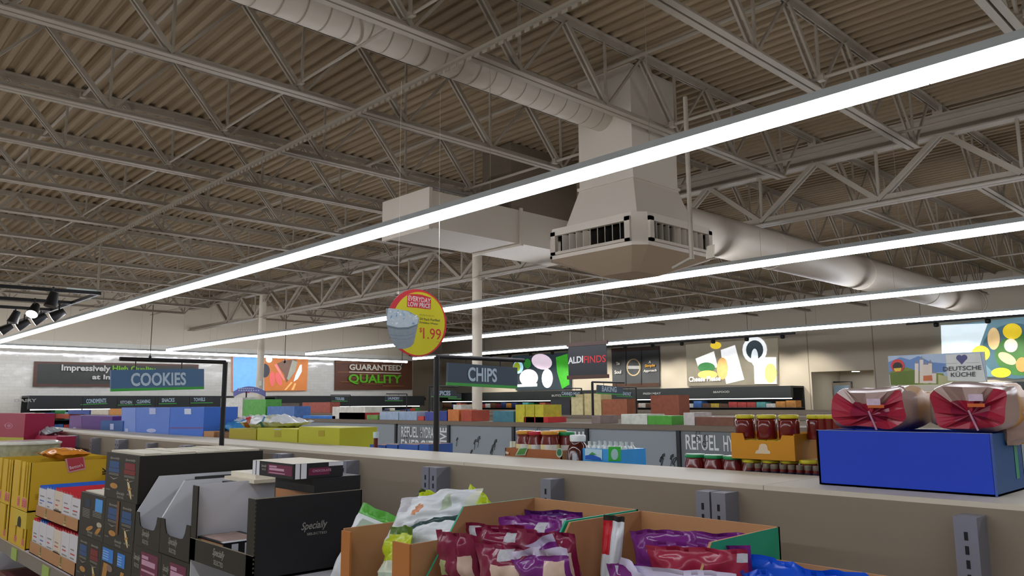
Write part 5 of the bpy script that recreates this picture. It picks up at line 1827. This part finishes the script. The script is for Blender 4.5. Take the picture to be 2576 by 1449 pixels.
for k in range(26):
    x_, y_ = rq.uniform(250, 700), rq.uniform(540, 760)
    px_poly(m, pl, D6(ell(x_, y_, rq.uniform(12, 30), rq.uniform(8, 18), 8, rot=rq.uniform(0, 3))), mat(rq.choice(('#e6eef2', '#9fc0dc', '#7fa6cc', '#d2dde2', '#8aa0ae')), 0.35), 0.0055 + 0.00001 * k)
px_poly(m, pl, D6([(215, 785), (400, 822), (570, 815), (715, 760), (705, 790), (570, 845), (400, 850), (222, 815)]), mat('#6f7f8a', 0.35), 0.0056)
for yy in (930, 985):
    px_poly(m, pl, D6([(255, yy), (420, yy + 22), (560, yy + 18), (680, yy - 30), (678, yy - 24), (560, yy + 26), (420, yy + 30), (256, yy + 8)]), mat('#74848e', 0.35), 0.0056)
px_poly(m, pl, D6([(555, 275), (620, 262), (700, 262), (800, 275), (948, 325), (940, 515), (840, 508), (700, 490), (548, 478)]), RD, 0.005)
m.obj('print', t)
m = MB()
px_text(m, 'EVERYDAY', pl, D6([(565, 368)])[0], D6([(935, 420)])[0], D6([(572, 285)])[0], mat('#ead9da', 0.4), 0.006, 0.02)
px_text(m, 'LOW PRICE', pl, D6([(562, 462)])[0], D6([(930, 502)])[0], D6([(566, 385)])[0], mat('#ead9da', 0.4), 0.006, 0.02)
TG = mat('#6a6a34', 0.5)
px_text(m, 'PURAQUA', pl, D6([(755, 620)])[0], D6([(1000, 645)])[0], D6([(757, 592)])[0], mat('#a09c34', 0.5), 0.006)
px_text(m, '24 Pack Purified', pl, D6([(755, 692)])[0], D6([(1090, 722)])[0], D6([(757, 650)])[0], TG, 0.006, 0.02)
px_text(m, 'Drinking Water', pl, D6([(752, 755)])[0], D6([(1065, 785)])[0], D6([(754, 712)])[0], TG, 0.006, 0.02)
px_text(m, '$', pl, D6([(752, 900)])[0], D6([(795, 905)])[0], D6([(754, 815)])[0], RD, 0.006)
px_text(m, '1.99', pl, D6([(815, 1000)])[0], D6([(1110, 1022)])[0], D6([(815, 820)])[0], RD, 0.006)
px_text(m, 'each', pl, D6([(1035, 1058)])[0], D6([(1082, 1062)])[0], D6([(1036, 1045)])[0], TG, 0.006)
m.obj('lettering', t)
for px, py in ((1002, 735), (1104, 755)):
    q = pl(px, py)
    MB().tube([q, (q.x, q.y, EYE + 2.94)], 0.0018, mat('#d0ccc0', 0.4), 5).obj('hanging_wire', t)
q = pl(1001, 737)
MB().box(q.x - 0.01, q.x + 0.01, q.y - 0.006, q.y + 0.006, q.z - 0.012, q.z + 0.012, mat('#e6e4da', 0.4)).obj('clip', t)

# hanging banner with red and white words
yb = 14.2
pl = planeY(yb)
c = [pl(*p_) for p_ in ((1429, 867), (1525, 861), (1528, 945), (1429, 950))]
t = thing('hanging_banner', 'black ALDI FINDS banner hanging between two brown bars', 'sign', ((c[0].x + c[1].x) / 2, yb, c[3].z))
x0, x1 = c[0].x, c[1].x
ztp, zbt = (c[0].z + c[1].z) / 2, (c[2].z + c[3].z) / 2
MB().box(x0, x1, yb, yb + 0.01, zbt, ztp, mat('#22262a', 0.5, 0.1, 6)).obj('cloth', t)
for zz in (ztp, zbt):
    MB().box(x0 - 0.04, x1 + 0.04, yb - 0.02, yb + 0.03, zz - 0.05, zz + 0.04, mat('#4a3126', 0.5, 0.1)).obj('bar', t)
m = MB()
pl2 = planeY(yb - 0.003)
px_text(m, 'ALDI', pl2, (1429, 916), (1467, 912), (1429, 899), mat('#cfd0ce', 0.5), 0.002, 0.03)
px_text(m, 'FINDS', pl2, (1469, 914), (1524, 911), (1469, 896), mat('#c42a30', 0.5), 0.002, 0.01)
m.obj('lettering', t)
for f in (0.06, 0.94):
    x = x0 + (x1 - x0) * f
    MB().tube([(x, yb, ztp), (x, yb, ZD)], 0.004, mat('#cfc9bb', 0.5), 5).obj('hanging_wire', t)

# landscape banner above the fourth run
yb = 15.32
pl = planeY(yb)
t = thing('landscape_banner', 'landscape banner reading DEUTSCHE KUCHE with mountains and pale towers', 'sign', (-7.5, yb, pl(2360, 966).z))
x0, x1 = pl(2236, 930).x, pl(2480, 930).x
z1, z0 = pl(2358, 890).z, pl(2358, 966).z
MB().box(x0, x1, yb, yb + 0.03, z0, z1, mat('#b9bcb4', 0.5)).obj('board', t)
for xx in (x0 + 0.1, x1 - 0.1):
    MB().tube([(xx, yb + 0.04, GT), (xx, yb + 0.04, z0 + 0.2)], 0.02, mat('#b9b3a4', 0.5)).obj('post', t)
MB().box(x0 - 0.05, x1 + 0.05, yb - 0.1, yb + 0.1, z0 - 0.12, z0 - 0.02, mat('#b5ae9e', 0.5, 0.2, 6)).obj('ledge', t)
m = MB()
pl2 = planeY(yb - 0.001)
Z8 = lambda pts: zp(1876, 700, 3.22, pts)
L_ = [0.001]


def art(pts, h, em=0.0, z=Z8, pln=None):
    L_[0] += 0.0006
    px_poly(m, pln or pl2, z(pts), mat(h, 0.5, 0.12, 4, emit=em), L_[0])


art([(1155, 630), (1920, 595), (1960, 850), (1175, 865)], '#9fb0c4')
art([(1155, 680), (1250, 640), (1330, 660), (1400, 630), (1500, 680), (1620, 690), (1620, 760), (1160, 780)], '#5f7fae')
art([(1165, 760), (1300, 720), (1420, 760), (1600, 770), (1640, 860), (1175, 865)], '#6f7f34')
art([(1170, 770), (1380, 740), (1400, 862), (1175, 865)], '#5c6e28')
art([(1560, 780), (1700, 810), (1955, 830), (1960, 852), (1560, 858)], '#a9a77a')
for a, c_, d, e in ((1370, 1400, 690, 850), (1410, 1440, 660, 850), (1440, 1480, 700, 852), (1480, 1510, 690, 850), (1510, 1545, 770, 852)):
    art([(a, d), (c_, d), (c_, e), (a, e)], '#cfc3b4')
    art([(a - 3, d), (c_ + 3, d), ((a + c_) / 2, d - 32)], '#7a7f90')
art([(1440, 790), (1510, 785), (1515, 830), (1440, 832)], '#b4643a')
art(ell(1232, 708, 55, 52, 20), '#c03a34')
art(ell(1232, 715, 40, 35, 18), '#2c2624')
art([(1200, 730), (1265, 725), (1255, 752), (1212, 755)], '#d0b43c')
art([(1620, 620), (1900, 605), (1950, 840), (1640, 830)], '#c3c6c0')
art(ell(1732, 645, 26, 24, 16), '#4a4a74')
art(ell(1772, 643, 26, 24, 16), '#4a4a74')
art([(1706, 650), (1798, 648), (1752, 700)], '#4a4a74')
art([(1610, 690), (1715, 687), (1715, 690), (1610, 693)], '#8a8c8a')
art([(1790, 684), (1900, 681), (1900, 684), (1790, 687)], '#8a8c8a')
m.obj('picture', t)
m = MB()
px_text(m, 'DEUTSCHE', pl2, Z8([(1602, 752)])[0], Z8([(1912, 740)])[0], Z8([(1602, 718)])[0], mat('#3a3a40', 0.5), 0.03, 0.01)
px_text(m, 'K\u00dcCHE', pl2, Z8([(1665, 800)])[0], Z8([(1865, 794)])[0], Z8([(1665, 756)])[0], mat('#3a3a40', 0.5), 0.03, 0.01)
m.obj('lettering', t)

# arched purple banner above the paper goods
yb = 6.62
pl = planeY(yb)
t = thing('arched_banner', 'arched purple banner above the white and green paper packs', 'sign', (pl(628, 980).x, yb, pl(628, 1000).z))
m = MB()
for k in range(14):
    f0, f1 = k / 14, (k + 1) / 14
    g = lambda f: (587 + 80 * f, 978 + 26 * (f - .5) ** 2 * 4 * .5 - 6)
    a, c_ = g(f0), g(f1)
    P4 = [pl(a[0], a[1]), pl(c_[0], c_[1]), pl(c_[0], c_[1] + 14), pl(a[0], a[1] + 14)]
    m.mesh(P4 + [p_ + Vector((0, 0.01, 0)) for p_ in P4], [(3, 2, 1, 0), (4, 5, 6, 7), (0, 1, 5, 4), (2, 3, 7, 6)], mat('#50579c', 0.5, 0.1))
m.obj('arch', t)
m = MB()
for (a, c_, y0_) in ((597, 640, 976), (600, 655, 981)):
    for k in range(9):
        xx = a + (c_ - a) * k / 9
        px_poly(m, planeY(yb - 0.002), [(xx, y0_), (xx + 3.2, y0_ - 0.2), (xx + 3.2, y0_ + 2.6), (xx, y0_ + 2.8)], mat('#a9b0d0', 0.5), 0.001)
m.obj('print', t)
q = pl(620, 985)
MB().tube([(q.x, yb, GT), (q.x, yb, q.z)], 0.015, BLACK, 6).obj('post', t)
MB().box(q.x - 0.08, q.x + 0.1, yb + 0.005, yb + 0.015, q.z - 0.03, q.z + 0.03, mat('#b03a78', 0.5)).obj('pink_tag', t)
q = at('Y', 656, 964, YG - 0.11)
MB().box(q.x - 0.09, q.x + 0.09, YG - 0.125, YG - 0.108, q.z - 0.07, q.z + 0.07, mat('#b7bcac', 0.5, 0.1, 20)).obj('column_notice', label='small square pale notice fixed to the column by the steak poster', cat='notice')

# chalkboard at the picture edge
yb = 6.55
pl = planeY(yb)
x0, x1 = pl(-10, 1050).x, pl(92, 1050).x
z1, z0 = pl(40, 1021).z, pl(40, 1080).z
t = thing('chalk_board', 'brown framed chalkboard with yellow chalk swirls at the picture edge', 'board', ((x0 + x1) / 2, yb, GT))
MB().box(x0, x1, yb, yb + 0.03, GT + 0.001, z1, mat('#3d3f3c', 0.7, 0.15, 4)).obj('slate', t)
b = MB()
b.box(x0, x1, yb - 0.01, yb + 0.035, z1 - 0.05, z1 + 0.01, mat('#5a4032', 0.6))
b.box(x1 - 0.05, x1, yb - 0.01, yb + 0.035, GT + 0.001, z1, mat('#5a4032', 0.6))
b.obj('frame', t)
m = MB()
CH = mat('#aeb43c', 0.7)
for pts in ([(8, 1036), (25, 1035), (32, 1028)], [(34, 1033), (44, 1027)], [(56, 1033), (66, 1027)], [(66, 1036), (76, 1032), (86, 1037), (86, 1050), (78, 1058), (66, 1060)], [(72, 1072), (88, 1058)], [(40, 1036), (50, 1030)]):
    m.tube([planeY(yb - 0.004)(*p_) for p_ in pts], 0.012, CH, 5)
m.obj('chalk_drawing', t)

# track lights of the fresh corner
ZT = EYE + 2.0
t = thing('lighting_track', 'black ceiling track frame above the fresh food corner', 'light track', (-17, 3, ZT))
for a, c_ in (((-15.07, 4.13), (-15.6, -2)), ((-16.8, 4.13), (-17.3, -2)), ((-18.3, 4.13), (-18.7, -2)), ((-15.07, 4.13), (-26, 4.13))):
    MB().bar((a[0], a[1], ZT), (c_[0], c_[1], ZT), 0.05, 0.06, BLACK).obj('track', t)
MB().tube([(-15.1, 4.1, ZT + 0.03), (-15.1, 4.1, zb)], 0.02, STEEL).obj('drop_pole', t)
MB().box(-15.12, -15.06, 3.6, 4.13, ZT + 0.03, ZT + 0.05, mat('#b9c8c4', 0.4)).obj('end_plate', t)


def spot(px, py, X, Y, aim, lab, grp, lit=True, s=1.0, power=25):
    """can-shaped track head: yoke, can and glowing face"""
    q = at('Z', px, py, ZT - 0.14 * s) if X is None else Vector((X, Y, 0))
    q.z = ZT - 0.14 * s if X is None else aim[3]
    t = thing('track_spot', lab, 'spotlight', q, grp)
    d = Vector(aim[:3]).normalized()
    MB().tube([q + Vector((0, 0, 0.17 * s)), q], 0.012 * s, BLACK, 6).obj('yoke', t)
    MB().tube([q - d * 0.09 * s, q + d * 0.05 * s, q + d * 0.11 * s], [0.055 * s, 0.075 * s, 0.085 * s], BLACK, 16).obj('can', t)
    if lit:
        MB().tube([q + d * 0.111 * s, q + d * 0.113 * s], 0.078 * s, mat('#ffffff', 0.5, 0, 1, 0, LED_POWER * 1.1), 16).obj('lamp_face', t)
    return t


G_ = 'track spots of the fresh corner'
for px, py, aim, lit, lab in ((132, 752, (0.1, -0.2, -1), False, 'unlit black track spot high on the frame above the fresh corner'), (86, 778, (0.55, -0.35, -0.75), True, 'brightest track spot of the fresh corner, glowing face towards the viewer'), (38, 796, (0, -0.3, -1), False, 'unlit black track spot at the left end of the frame'), (148, 790, (-0.35, -0.75, -0.5), True, 'first lit track spot along the slanting rail of the fresh corner'), (102, 800, (-0.35, -0.75, -0.5), True, 'second lit track spot along the slanting rail'), (60, 815, (-0.35, -0.75, -0.5), True, 'third lit track spot along the slanting rail'), (18, 826, (-0.35, -0.75, -0.5), True, 'fourth lit track spot along the slanting rail')):
    spot(px, py, None, None, aim, lab, G_, lit, 1.25)

# track along the far wall
for k, (pa, pc, lab) in enumerate((((1160, 900), (2000, 838), 'long black spot track in front of the far wall posters'), ((2280, 818), (2700, 780), 'black spot track in front of the fish poster'))):
    yt = 23.9
    a, c_ = at('Y', pa[0], pa[1], yt), at('Y', pc[0], pc[1], yt)
    zz = (a.z + c_.z) / 2
    t = thing('spot_track', lab, 'light track', ((a.x + c_.x) / 2, yt, zz), 'spot tracks on the far wall')
    MB().bar((a.x, yt, zz), (c_.x, yt, zz), 0.05, 0.07, BLACK).obj('track', t)
    n = 0
    x = a.x + 0.8
    while x < c_.x - 0.3:
        MB().lathe((x, yt + 0.02, zz - 0.15), [(0.05, 0), (0.075, 0.03), (0.075, 0.1), (0.03, 0.16)], BLACK, 10).obj('spot_head', t)
        sp = bpy.data.lights.new('spot_beam', 'SPOT')
        sp.energy = 150
        sp.color = (1.0, 0.93, 0.82)
        sp.spot_size = math.radians(95)
        sp.spot_blend = 0.6
        sp.shadow_soft_size = 0.06
        so = bpy.data.objects.new('spot_beam', sp)
        so.location = (x, yt + 0.05, zz - 0.2)
        so.rotation_euler = Vector((0, 0.75, -1)).to_track_quat('-Z', 'Y').to_euler()
        col.objects.link(so)
        x += 1.3
        n += 1
    for f in (0.1, 0.5, 0.9):
        x = a.x + (c_.x - a.x) * f
        MB().tube([(x, yt, zz), (x, yt, ZD)], 0.006, BLACK, 5).obj('drop_rod', t)
# ---------------------------------------------------------------- wall signs, posters, coolers
def board(name, ax, v, r4, h, lab, cat, em=0.0, arts=(), texts=()):
    pl = (planeX if ax == 'X' else planeY)(v)
    c = [pl(*p_) for p_ in r4]
    s = Vector((-0.06, 0, 0)) if ax == 'X' else Vector((0, 0.06, 0))
    t = thing(name, lab, cat, (c[3] + c[2]) / 2, None)
    b = MB()
    m_ = mat(h, 0.5, 0.12, 3, emit=em)
    b.mesh(c + [p_ + s for p_ in c], [(3, 2, 1, 0), (4, 5, 6, 7), (0, 1, 5, 4), (1, 2, 6, 5), (2, 3, 7, 6), (3, 0, 4, 7)], m_)
    b.obj('panel', t)
    if arts:
        m = MB()
        for i, (pts, hh) in enumerate(arts):
            px_poly(m, pl, pts, mat(hh, 0.5, 0.15, 6, emit=em), 0.004 + 0.003 * i)
        m.obj('picture', t)
    for s_, p0, p1, pt, hh in texts:
        m = MB()
        px_text(m, s_, pl, p0, p1, pt, mat(hh, 0.5), 0.06, 0.03)
        m.obj('lettering', t)
    return t


WX = XW + 0.1
S7 = lambda p_: zp(1200, 750, 3.22, p_)
S8 = lambda p_: zp(1876, 700, 3.22, p_)
S3 = lambda p_: zp(580, 860, 8.573, p_)
board('slogan_sign', 'X', WX, [(87, 909), (500, 917), (497, 973), (83, 972)], '#5f443a', 'long dark slogan sign with brown frame on the tiled wall', 'sign', 0, [([(95, 915), (494, 922), (491, 966), (92, 966)], '#3f423f')], [('Impressively', (153, 937), (276, 939), (154, 917), '#c9c9c4'), ('High Quality', (281, 938), (390, 941), (282, 919), '#6fa82a'), ('at Impressively', (230, 958), (380, 960), (231, 942), '#c9c9c4')])
board('quality_sign', 'X', WX, [(844, 903), (1037, 908), (1037, 980), (843, 981)], '#5f3826', 'wooden GUARANTEED QUALITY sign with raised letters on the tiled wall', 'sign', 0, [(rc(845 + (k * 53) % 130, 910 + k * 5, 900 + (k * 53) % 130, 912 + k * 5), '#8a5a36') for k in range(13)] + [([(877, 935), (1007, 938), (1007, 940), (877, 937)], '#d9cfbc')], [('GUARANTEED', (877, 931), (1008, 933), (877, 916), '#d3cfc0'), ('QUALITY', (875, 967), (1008, 968), (875, 941), '#58a81a')])
board('steak_poster', 'X', WX, [(585, 896), (775, 899), (772, 982), (585, 984)], '#b06a36', 'backlit poster of sliced steak on a board with blue cloth side', 'poster', 0.75, [(rc(586, 898, 664, 984), '#6fa8dc'), (S3(ell(735, 620, 110, 150)), '#3a3a42'), (S3([(1000, 470), (1150, 400), (1400, 380), (1440, 430), (1390, 640), (1300, 780), (1200, 880), (1150, 700), (1050, 560)]), '#6b5347'), (S3([(1330, 390), (1440, 430), (1390, 640), (1250, 830), (1210, 800)]), '#8f8d80'), (S3([(940, 500), (990, 470), (1170, 820), (1140, 830), (1000, 600)]), '#cf7a78'), (S3(ell(895, 800, 58, 160)), '#c9605f'), (S3(ell(1030, 800, 60, 150, rot=-.3)), '#c9605f'), (S3([(1490, 500), (1530, 490), (1530, 640), (1440, 800), (1350, 860), (1400, 700)]), '#cfe0ee'), (S3([(1300, 860), (1330, 880), (1190, 1040), (1150, 1040)]), '#d9a868'), (S3([(1370, 890), (1410, 900), (1350, 1040), (1300, 1040)]), '#d9a868'), (S3(ell(820, 380, 70, 70)), '#ffffff')])
board('meat_poster', 'Y', YW - 0.1, [(1289, 896), (1437, 886), (1436, 979), (1297, 982)], '#28333a', 'backlit poster of pale meat, cauliflower and green stalks beside chip sign', 'poster', 0.8, [(S7(ell(525, 515, 85, 62, rot=.3)), '#e8d4e4'), (S7(ell(420, 645, 75, 70)), '#f0dfe4'), (S7(ell(570, 650, 45, 78)), '#ffffff'), (S7([(640, 480), (735, 450), (750, 700), (690, 735), (650, 600)]), '#3c9a2c'), (S7(ell(410, 530, 28, 40)), '#2c7a30'), (S7(ell(335, 560, 42, 52)), '#a8dcec'), (S7(ell(325, 558, 28, 38)), '#8a9a2c'), (S7([(330, 700), (490, 690), (490, 715), (330, 720)]), '#e6f4ff')])
board('bread_poster', 'Y', YW - 0.1, [(1725, 867), (1955, 850), (1957, 967), (1729, 971)], '#6f6a5c', 'backlit poster of bread, boards and a white cup above coolers', 'poster', 0.85, [(S7([(1770, 490), (1920, 430), (1950, 560), (1800, 580)]), '#ffffff'), (S7([(1975, 420), (2090, 380), (2165, 660), (2020, 695), (1990, 560)]), '#f4f8ff'), (S7(ell(1935, 383, 45, 30)), '#e0c034'), (S7(ell(1860, 560, 70, 40)), '#2f6a3a'), (S7(ell(1870, 620, 80, 35)), '#d8b060'), (S7(ell(1990, 570, 45, 90)), '#c9a060'), (S8(ell(75, 580, 100, 108)), '#eef6ff'), (S8(ell(75, 580, 70, 78)), '#2f3a40'), (S8(ell(75, 640, 28, 70)), '#e6f0fa'), (S8([(70, 700), (150, 640), (250, 640), (255, 855), (75, 855)]), '#f6f6f0'), (S8(ell(205, 770, 50, 80)), '#c9b070')], [('Cheese Please', (1735, 961), (1815, 958), (1735, 948), '#ffffff')])
board('fish_poster', 'Y', YW - 0.1, [(2367, 820), (2640, 790), (2640, 945), (2372, 950)], '#5f7f8c', 'large backlit poster of lemon fish on a plate', 'poster', 0.85, [(S8([(1580, 380), (1960, 365), (1890, 560), (1830, 605), (1595, 800)]), '#dcecfa'), (S8(ell(2190, 590, 280, 225, 30)), '#3f5f6c'), (S8(ell(2230, 620, 210, 170, 24)), '#3c6a34'), (S8(ell(2160, 430, 78, 65)), '#dcc02c'), (S8(ell(1905, 610, 75, 65)), '#dcc83c'), (S8(ell(2070, 765, 80, 40)), '#dcc02c'), (S8(ell(2010, 490, 50, 90)), '#d8b884'), (S8(ell(2150, 545, 55, 55)), '#e8d8c0'), (S8(ell(2120, 650, 80, 40, rot=.5)), '#d9c090'), (S8(ell(2240, 700, 50, 60)), '#c98a4c')])
board('triple_sign', 'Y', YW - 0.1, [(1538, 877), (1657, 870), (1659, 972), (1541, 975)], '#4c4f52', 'dark three-panel sign with a round cream emblem on far wall', 'sign', 0, [([(1538, 877), (1657, 870), (1657, 880), (1538, 886)], '#4a3428'), ([(1541, 966), (1659, 963), (1659, 972), (1541, 975)], '#4a3428'), (ell(1594, 924, 18, 22), '#c9b48c'), (ell(1594, 924, 15, 19), '#4c4f52'), (rc(1580, 920, 1609, 928), '#b9bcbc'), (rc(1574, 878, 1576, 970), '#26282a'), (rc(1613, 877, 1615, 968), '#26282a')], [('The', (1552, 919), (1561, 918), (1552, 911), '#d0d0cc'), ('Soul', (1548, 941), (1565, 940), (1548, 932), '#d0d0cc'), ('A', (1634, 914), (1640, 914), (1634, 907), '#d0d0cc'), ('Simple', (1624, 926), (1650, 924), (1624, 917), '#d09a30'), ('Approach', (1621, 938), (1654, 936), (1621, 930), '#d0d0cc')])
PAL = ['#b9433a', '#c98a3c', '#3f6aa8', '#d8d2c4', '#3f8a48', '#7a3440', '#5fa8a4', '#d0b040', '#6a4a34', '#e0dcd6', '#2f3f6a', '#b0604a']
FAS = mat('#2c3133', 0.5, 0.05)


def cooler(ax, a0, a1, ztop, lab, n, word=None):
    """open upright cooler with a dark fascia, shelves and rows of packets"""
    def bx(mb, u0, u1, d0, d1, z0, z1, m):
        return mb.box(XW + d0, XW + d1, u0, u1, z0, z1, m) if ax == 'X' else mb.box(u0, u1, YW - d1, YW - d0, z0, z1, m)
    ctr = (XW + 0.5, (a0 + a1) / 2, 0) if ax == 'X' else ((a0 + a1) / 2, YW - 0.5, 0)
    t = thing('wall_cooler', lab, 'cooler', ctr)
    bx(MB(), a0, a1, 0.8, 0.95, ztop - 0.4, ztop, FAS).obj('fascia', t)
    bx(MB(), a0, a1, 0.02, 0.8, ztop - 0.06, ztop, FAS).obj('canopy', t)
    bx(MB(), a0, a1, 0.02, 0.06, 0, ztop - 0.06, mat('#191b1c', 0.7)).obj('back_panel', t)
    zs = [ztop - 0.72, ztop - 1.05]
    for z in zs:
        bx(MB(), a0, a1, 0.06, 0.7, z - 0.03, z, FAS).obj('shelf', t)
    bx(MB(), a0, a1, 0.02, 0.9, 0, 0.3, FAS).obj('base', t)
    bx(MB(), a0 + 0.1, a1 - 0.1, 0.70, 0.74, ztop - 0.43, ztop - 0.405, mat('#ffffff', 0.5, 0, 1, 0, 5)).obj('lamp_tube', t)
    w = (a1 - a0) / n
    for r, z in enumerate(zs):
        for k in range(n):
            h = R.choice(PAL)
            o = bx(MB(), a0 + k * w + 0.01, a0 + (k + 1) * w - 0.01, 0.25, 0.66, z + 0.001, z + R.uniform(0.12, 0.24), mat(h, 0.4, 0.4, 12))
            o.obj('chilled_packet', label='%s packet on the %s shelf of %s' % ({'#b9433a': 'red', '#c98a3c': 'orange', '#3f6aa8': 'blue', '#d8d2c4': 'cream', '#3f8a48': 'green', '#7a3440': 'wine', '#5fa8a4': 'teal', '#d0b040': 'yellow', '#6a4a34': 'brown', '#e0dcd6': 'white', '#2f3f6a': 'navy', '#b0604a': 'rust'}[h], 'upper' if r == 0 else 'lower', lab.split(',')[0]), cat='packet', group='packets in ' + lab.split(',')[0])
    return t


cooler('X', 5.6, 11.85, EYE + 0.33, 'the wall cooler beneath the slogan sign, dark fascia', 24)
cooler('X', 13.45, 20.15, EYE + 0.34, 'the wall cooler beneath the quality sign, dark fascia', 26)
cooler('Y', -31.6, -12.6, EYE + 0.53, 'the long far wall cooler, dark fascia with lamps', 52)
cooler('Y', -7.2, 0, EYE + 0.5, 'the far wall cooler beneath the fish poster, dark fascia', 10)
FI = mat('#a9adab', 0.5)
for s, x0, y0, x1, ht, pl, lab in (('DAIRY', 36, 1012, 92, 8, planeX(XW + 0.96), 'white DAIRY letters on the cooler fascia at the edge'), ('BUTCHER', 1388, 998, 1425, 5, planeY(YW - 0.96), 'white letters on the far fascia beneath the meat poster'), ('FRESH MEAT', 1618, 993, 1662, 5, planeY(YW - 0.96), 'white letters on the far fascia right of the baking sign'), ('SEAFOOD', 1794, 989, 1835, 5, planeY(YW - 0.96), 'white letters on the far fascia beneath the bread poster')):
    m = MB()
    px_text(m, s, pl, (x0, y0), (x1, y0 - 1), (x0, y0 - ht), FI, 0.004, 0.02)
    m.obj('fascia_lettering', label=lab, cat='lettering')
board('door_sign', 'X', -32.45, [(1044, 1000), (1071, 1000), (1071, 1007), (1044, 1007)], '#2b2f30', 'small dark sign on the recessed wall by the quality sign', 'sign', 0, (), [('RESTROOMS', (1047, 1006), (1067, 1006), (1047, 1002), '#9a9c9a')])
t = thing('alcove_sign', 'small blue sign in a black frame in the far wall alcove', 'sign', at('Y', 2120, 1000, YW + 0.2))
pl = planeY(YW + 1.5)
c = [pl(*p_) for p_ in rc(2097, 970, 2134, 1000)]
MB().box(c[0].x, c[1].x, YW + 1.5, YW + 1.54, c[3].z, c[0].z, mat('#8fa6b8', 0.5)).obj('board', t)
b = MB()
b.tube([(c[0].x, YW + 1.5, c[0].z + 0.12), (c[1].x + 0.12, YW + 1.5, c[0].z + 0.12), (c[1].x + 0.12, YW + 1.5, 0)], 0.03, BLACK, 6)
b.obj('post', t)

# goods standing on the second and third runs
ya, yc3 = Y2 + 0.02, 10.87
GOODS = [(y_, *v) for y_, rows in ((ya, (
    (762, 843, 1046, '#1f74cc', 'wavy bright blue tray'), (836, 918, 1023, '#d9d6cc', 'white paper roll pack above a red tray'), (853, 918, 1038, '#b8323c', 'red tray of paper rolls'), (922, 950, 1044, '#6f9a4a', 'green packet beside the red tray'), (955, 1002, 1036, '#9fb4cc', 'pale blue pack with pink dots'), (1004, 1048, 1036, '#9ab0cc', 'second pale blue pack beside the dotted one'), (1050, 1066, 1047, '#c4443c', 'small flat red packet'), (1069, 1093, 1036, '#3f4a9c', 'deep blue packet beside the chip post'), (1105, 1124, 1034, '#2f3f8c', 'navy packet right of the chip post'), (1127, 1154, 1030, '#cc7a3a', 'orange crisp bag'), (1160, 1186, 1032, '#b04a34', 'red snack bag left of column'), (1240, 1292, 1034, '#3f7a8a', 'teal bottle pack right of column'), (1297, 1320, 1018, '#c9c030', 'first tall yellow carton'), (1322, 1344, 1018, '#bdb428', 'second tall yellow carton'), (1346, 1367, 1018, '#c9c030', 'third tall yellow carton'), (1318, 1379, 1049, '#c42a2c', 'low red tray before the yellow cartons'), (1488, 1510, 1045, '#8a7a74', 'small grey tub'), (1563, 1628, 1042, '#d3d8cc', 'white and green tissue box'), (1630, 1690, 1046, '#55a83c', 'green tissue box'), (1720, 1747, 1038, '#c9c4c0', 'white box with a dark print'), (1750, 1845, 1049, '#7a5140', 'brown row of packets'),
    (555, 610, 1001, '#d8d8d2', 'white paper towel pack with a green foot'), (612, 668, 1005, '#58a848', 'green paper towel pack with a wave'), (672, 740, 1022, '#4f78b8', 'blue household pack'), (275, 309, 1028, '#c98a3c', 'orange striped carton'), (228, 272, 1030, '#cfc8b8', 'cream carton behind the violet one'), (170, 224, 1032, '#34509c', 'blue tray behind the violet carton'), (100, 172, 1052, '#b04a2c', 'red and orange packet row'), (97, 138, 1025, '#1f6a38', 'dark green board'))), (yc3, (
    (1437, 1466, 992, '#d2c694', 'first cream display carton'), (1470, 1512, 990, '#cfc08a', 'second cream display carton'), (1515, 1577, 1004, '#9a5a38', 'open brown carton of white bags'), (1637, 1708, 994, '#8a4a30', 'tall brown carton of white bags'), (1385, 1434, 1006, '#2c2c30', 'black carton of packets'), (1140, 1160, 1018, '#c9c6bc', 'pair of pale cartons'), (760, 830, 1012, '#a85a4a', 'rust red packet row'), (690, 752, 1014, '#5a5048', 'dark mixed packet row')))) for v in rows]
for y_, a, c_, pt, h, lab in GOODS:
    carton('stocked_goods', a, c_, pt, 0.3, lab + (' standing on the second shelving run' if y_ == ya else ' standing on the third shelving run'), mat(h, 0.45, 0.35, 14), None, None, None, y_, GT + 0.001)
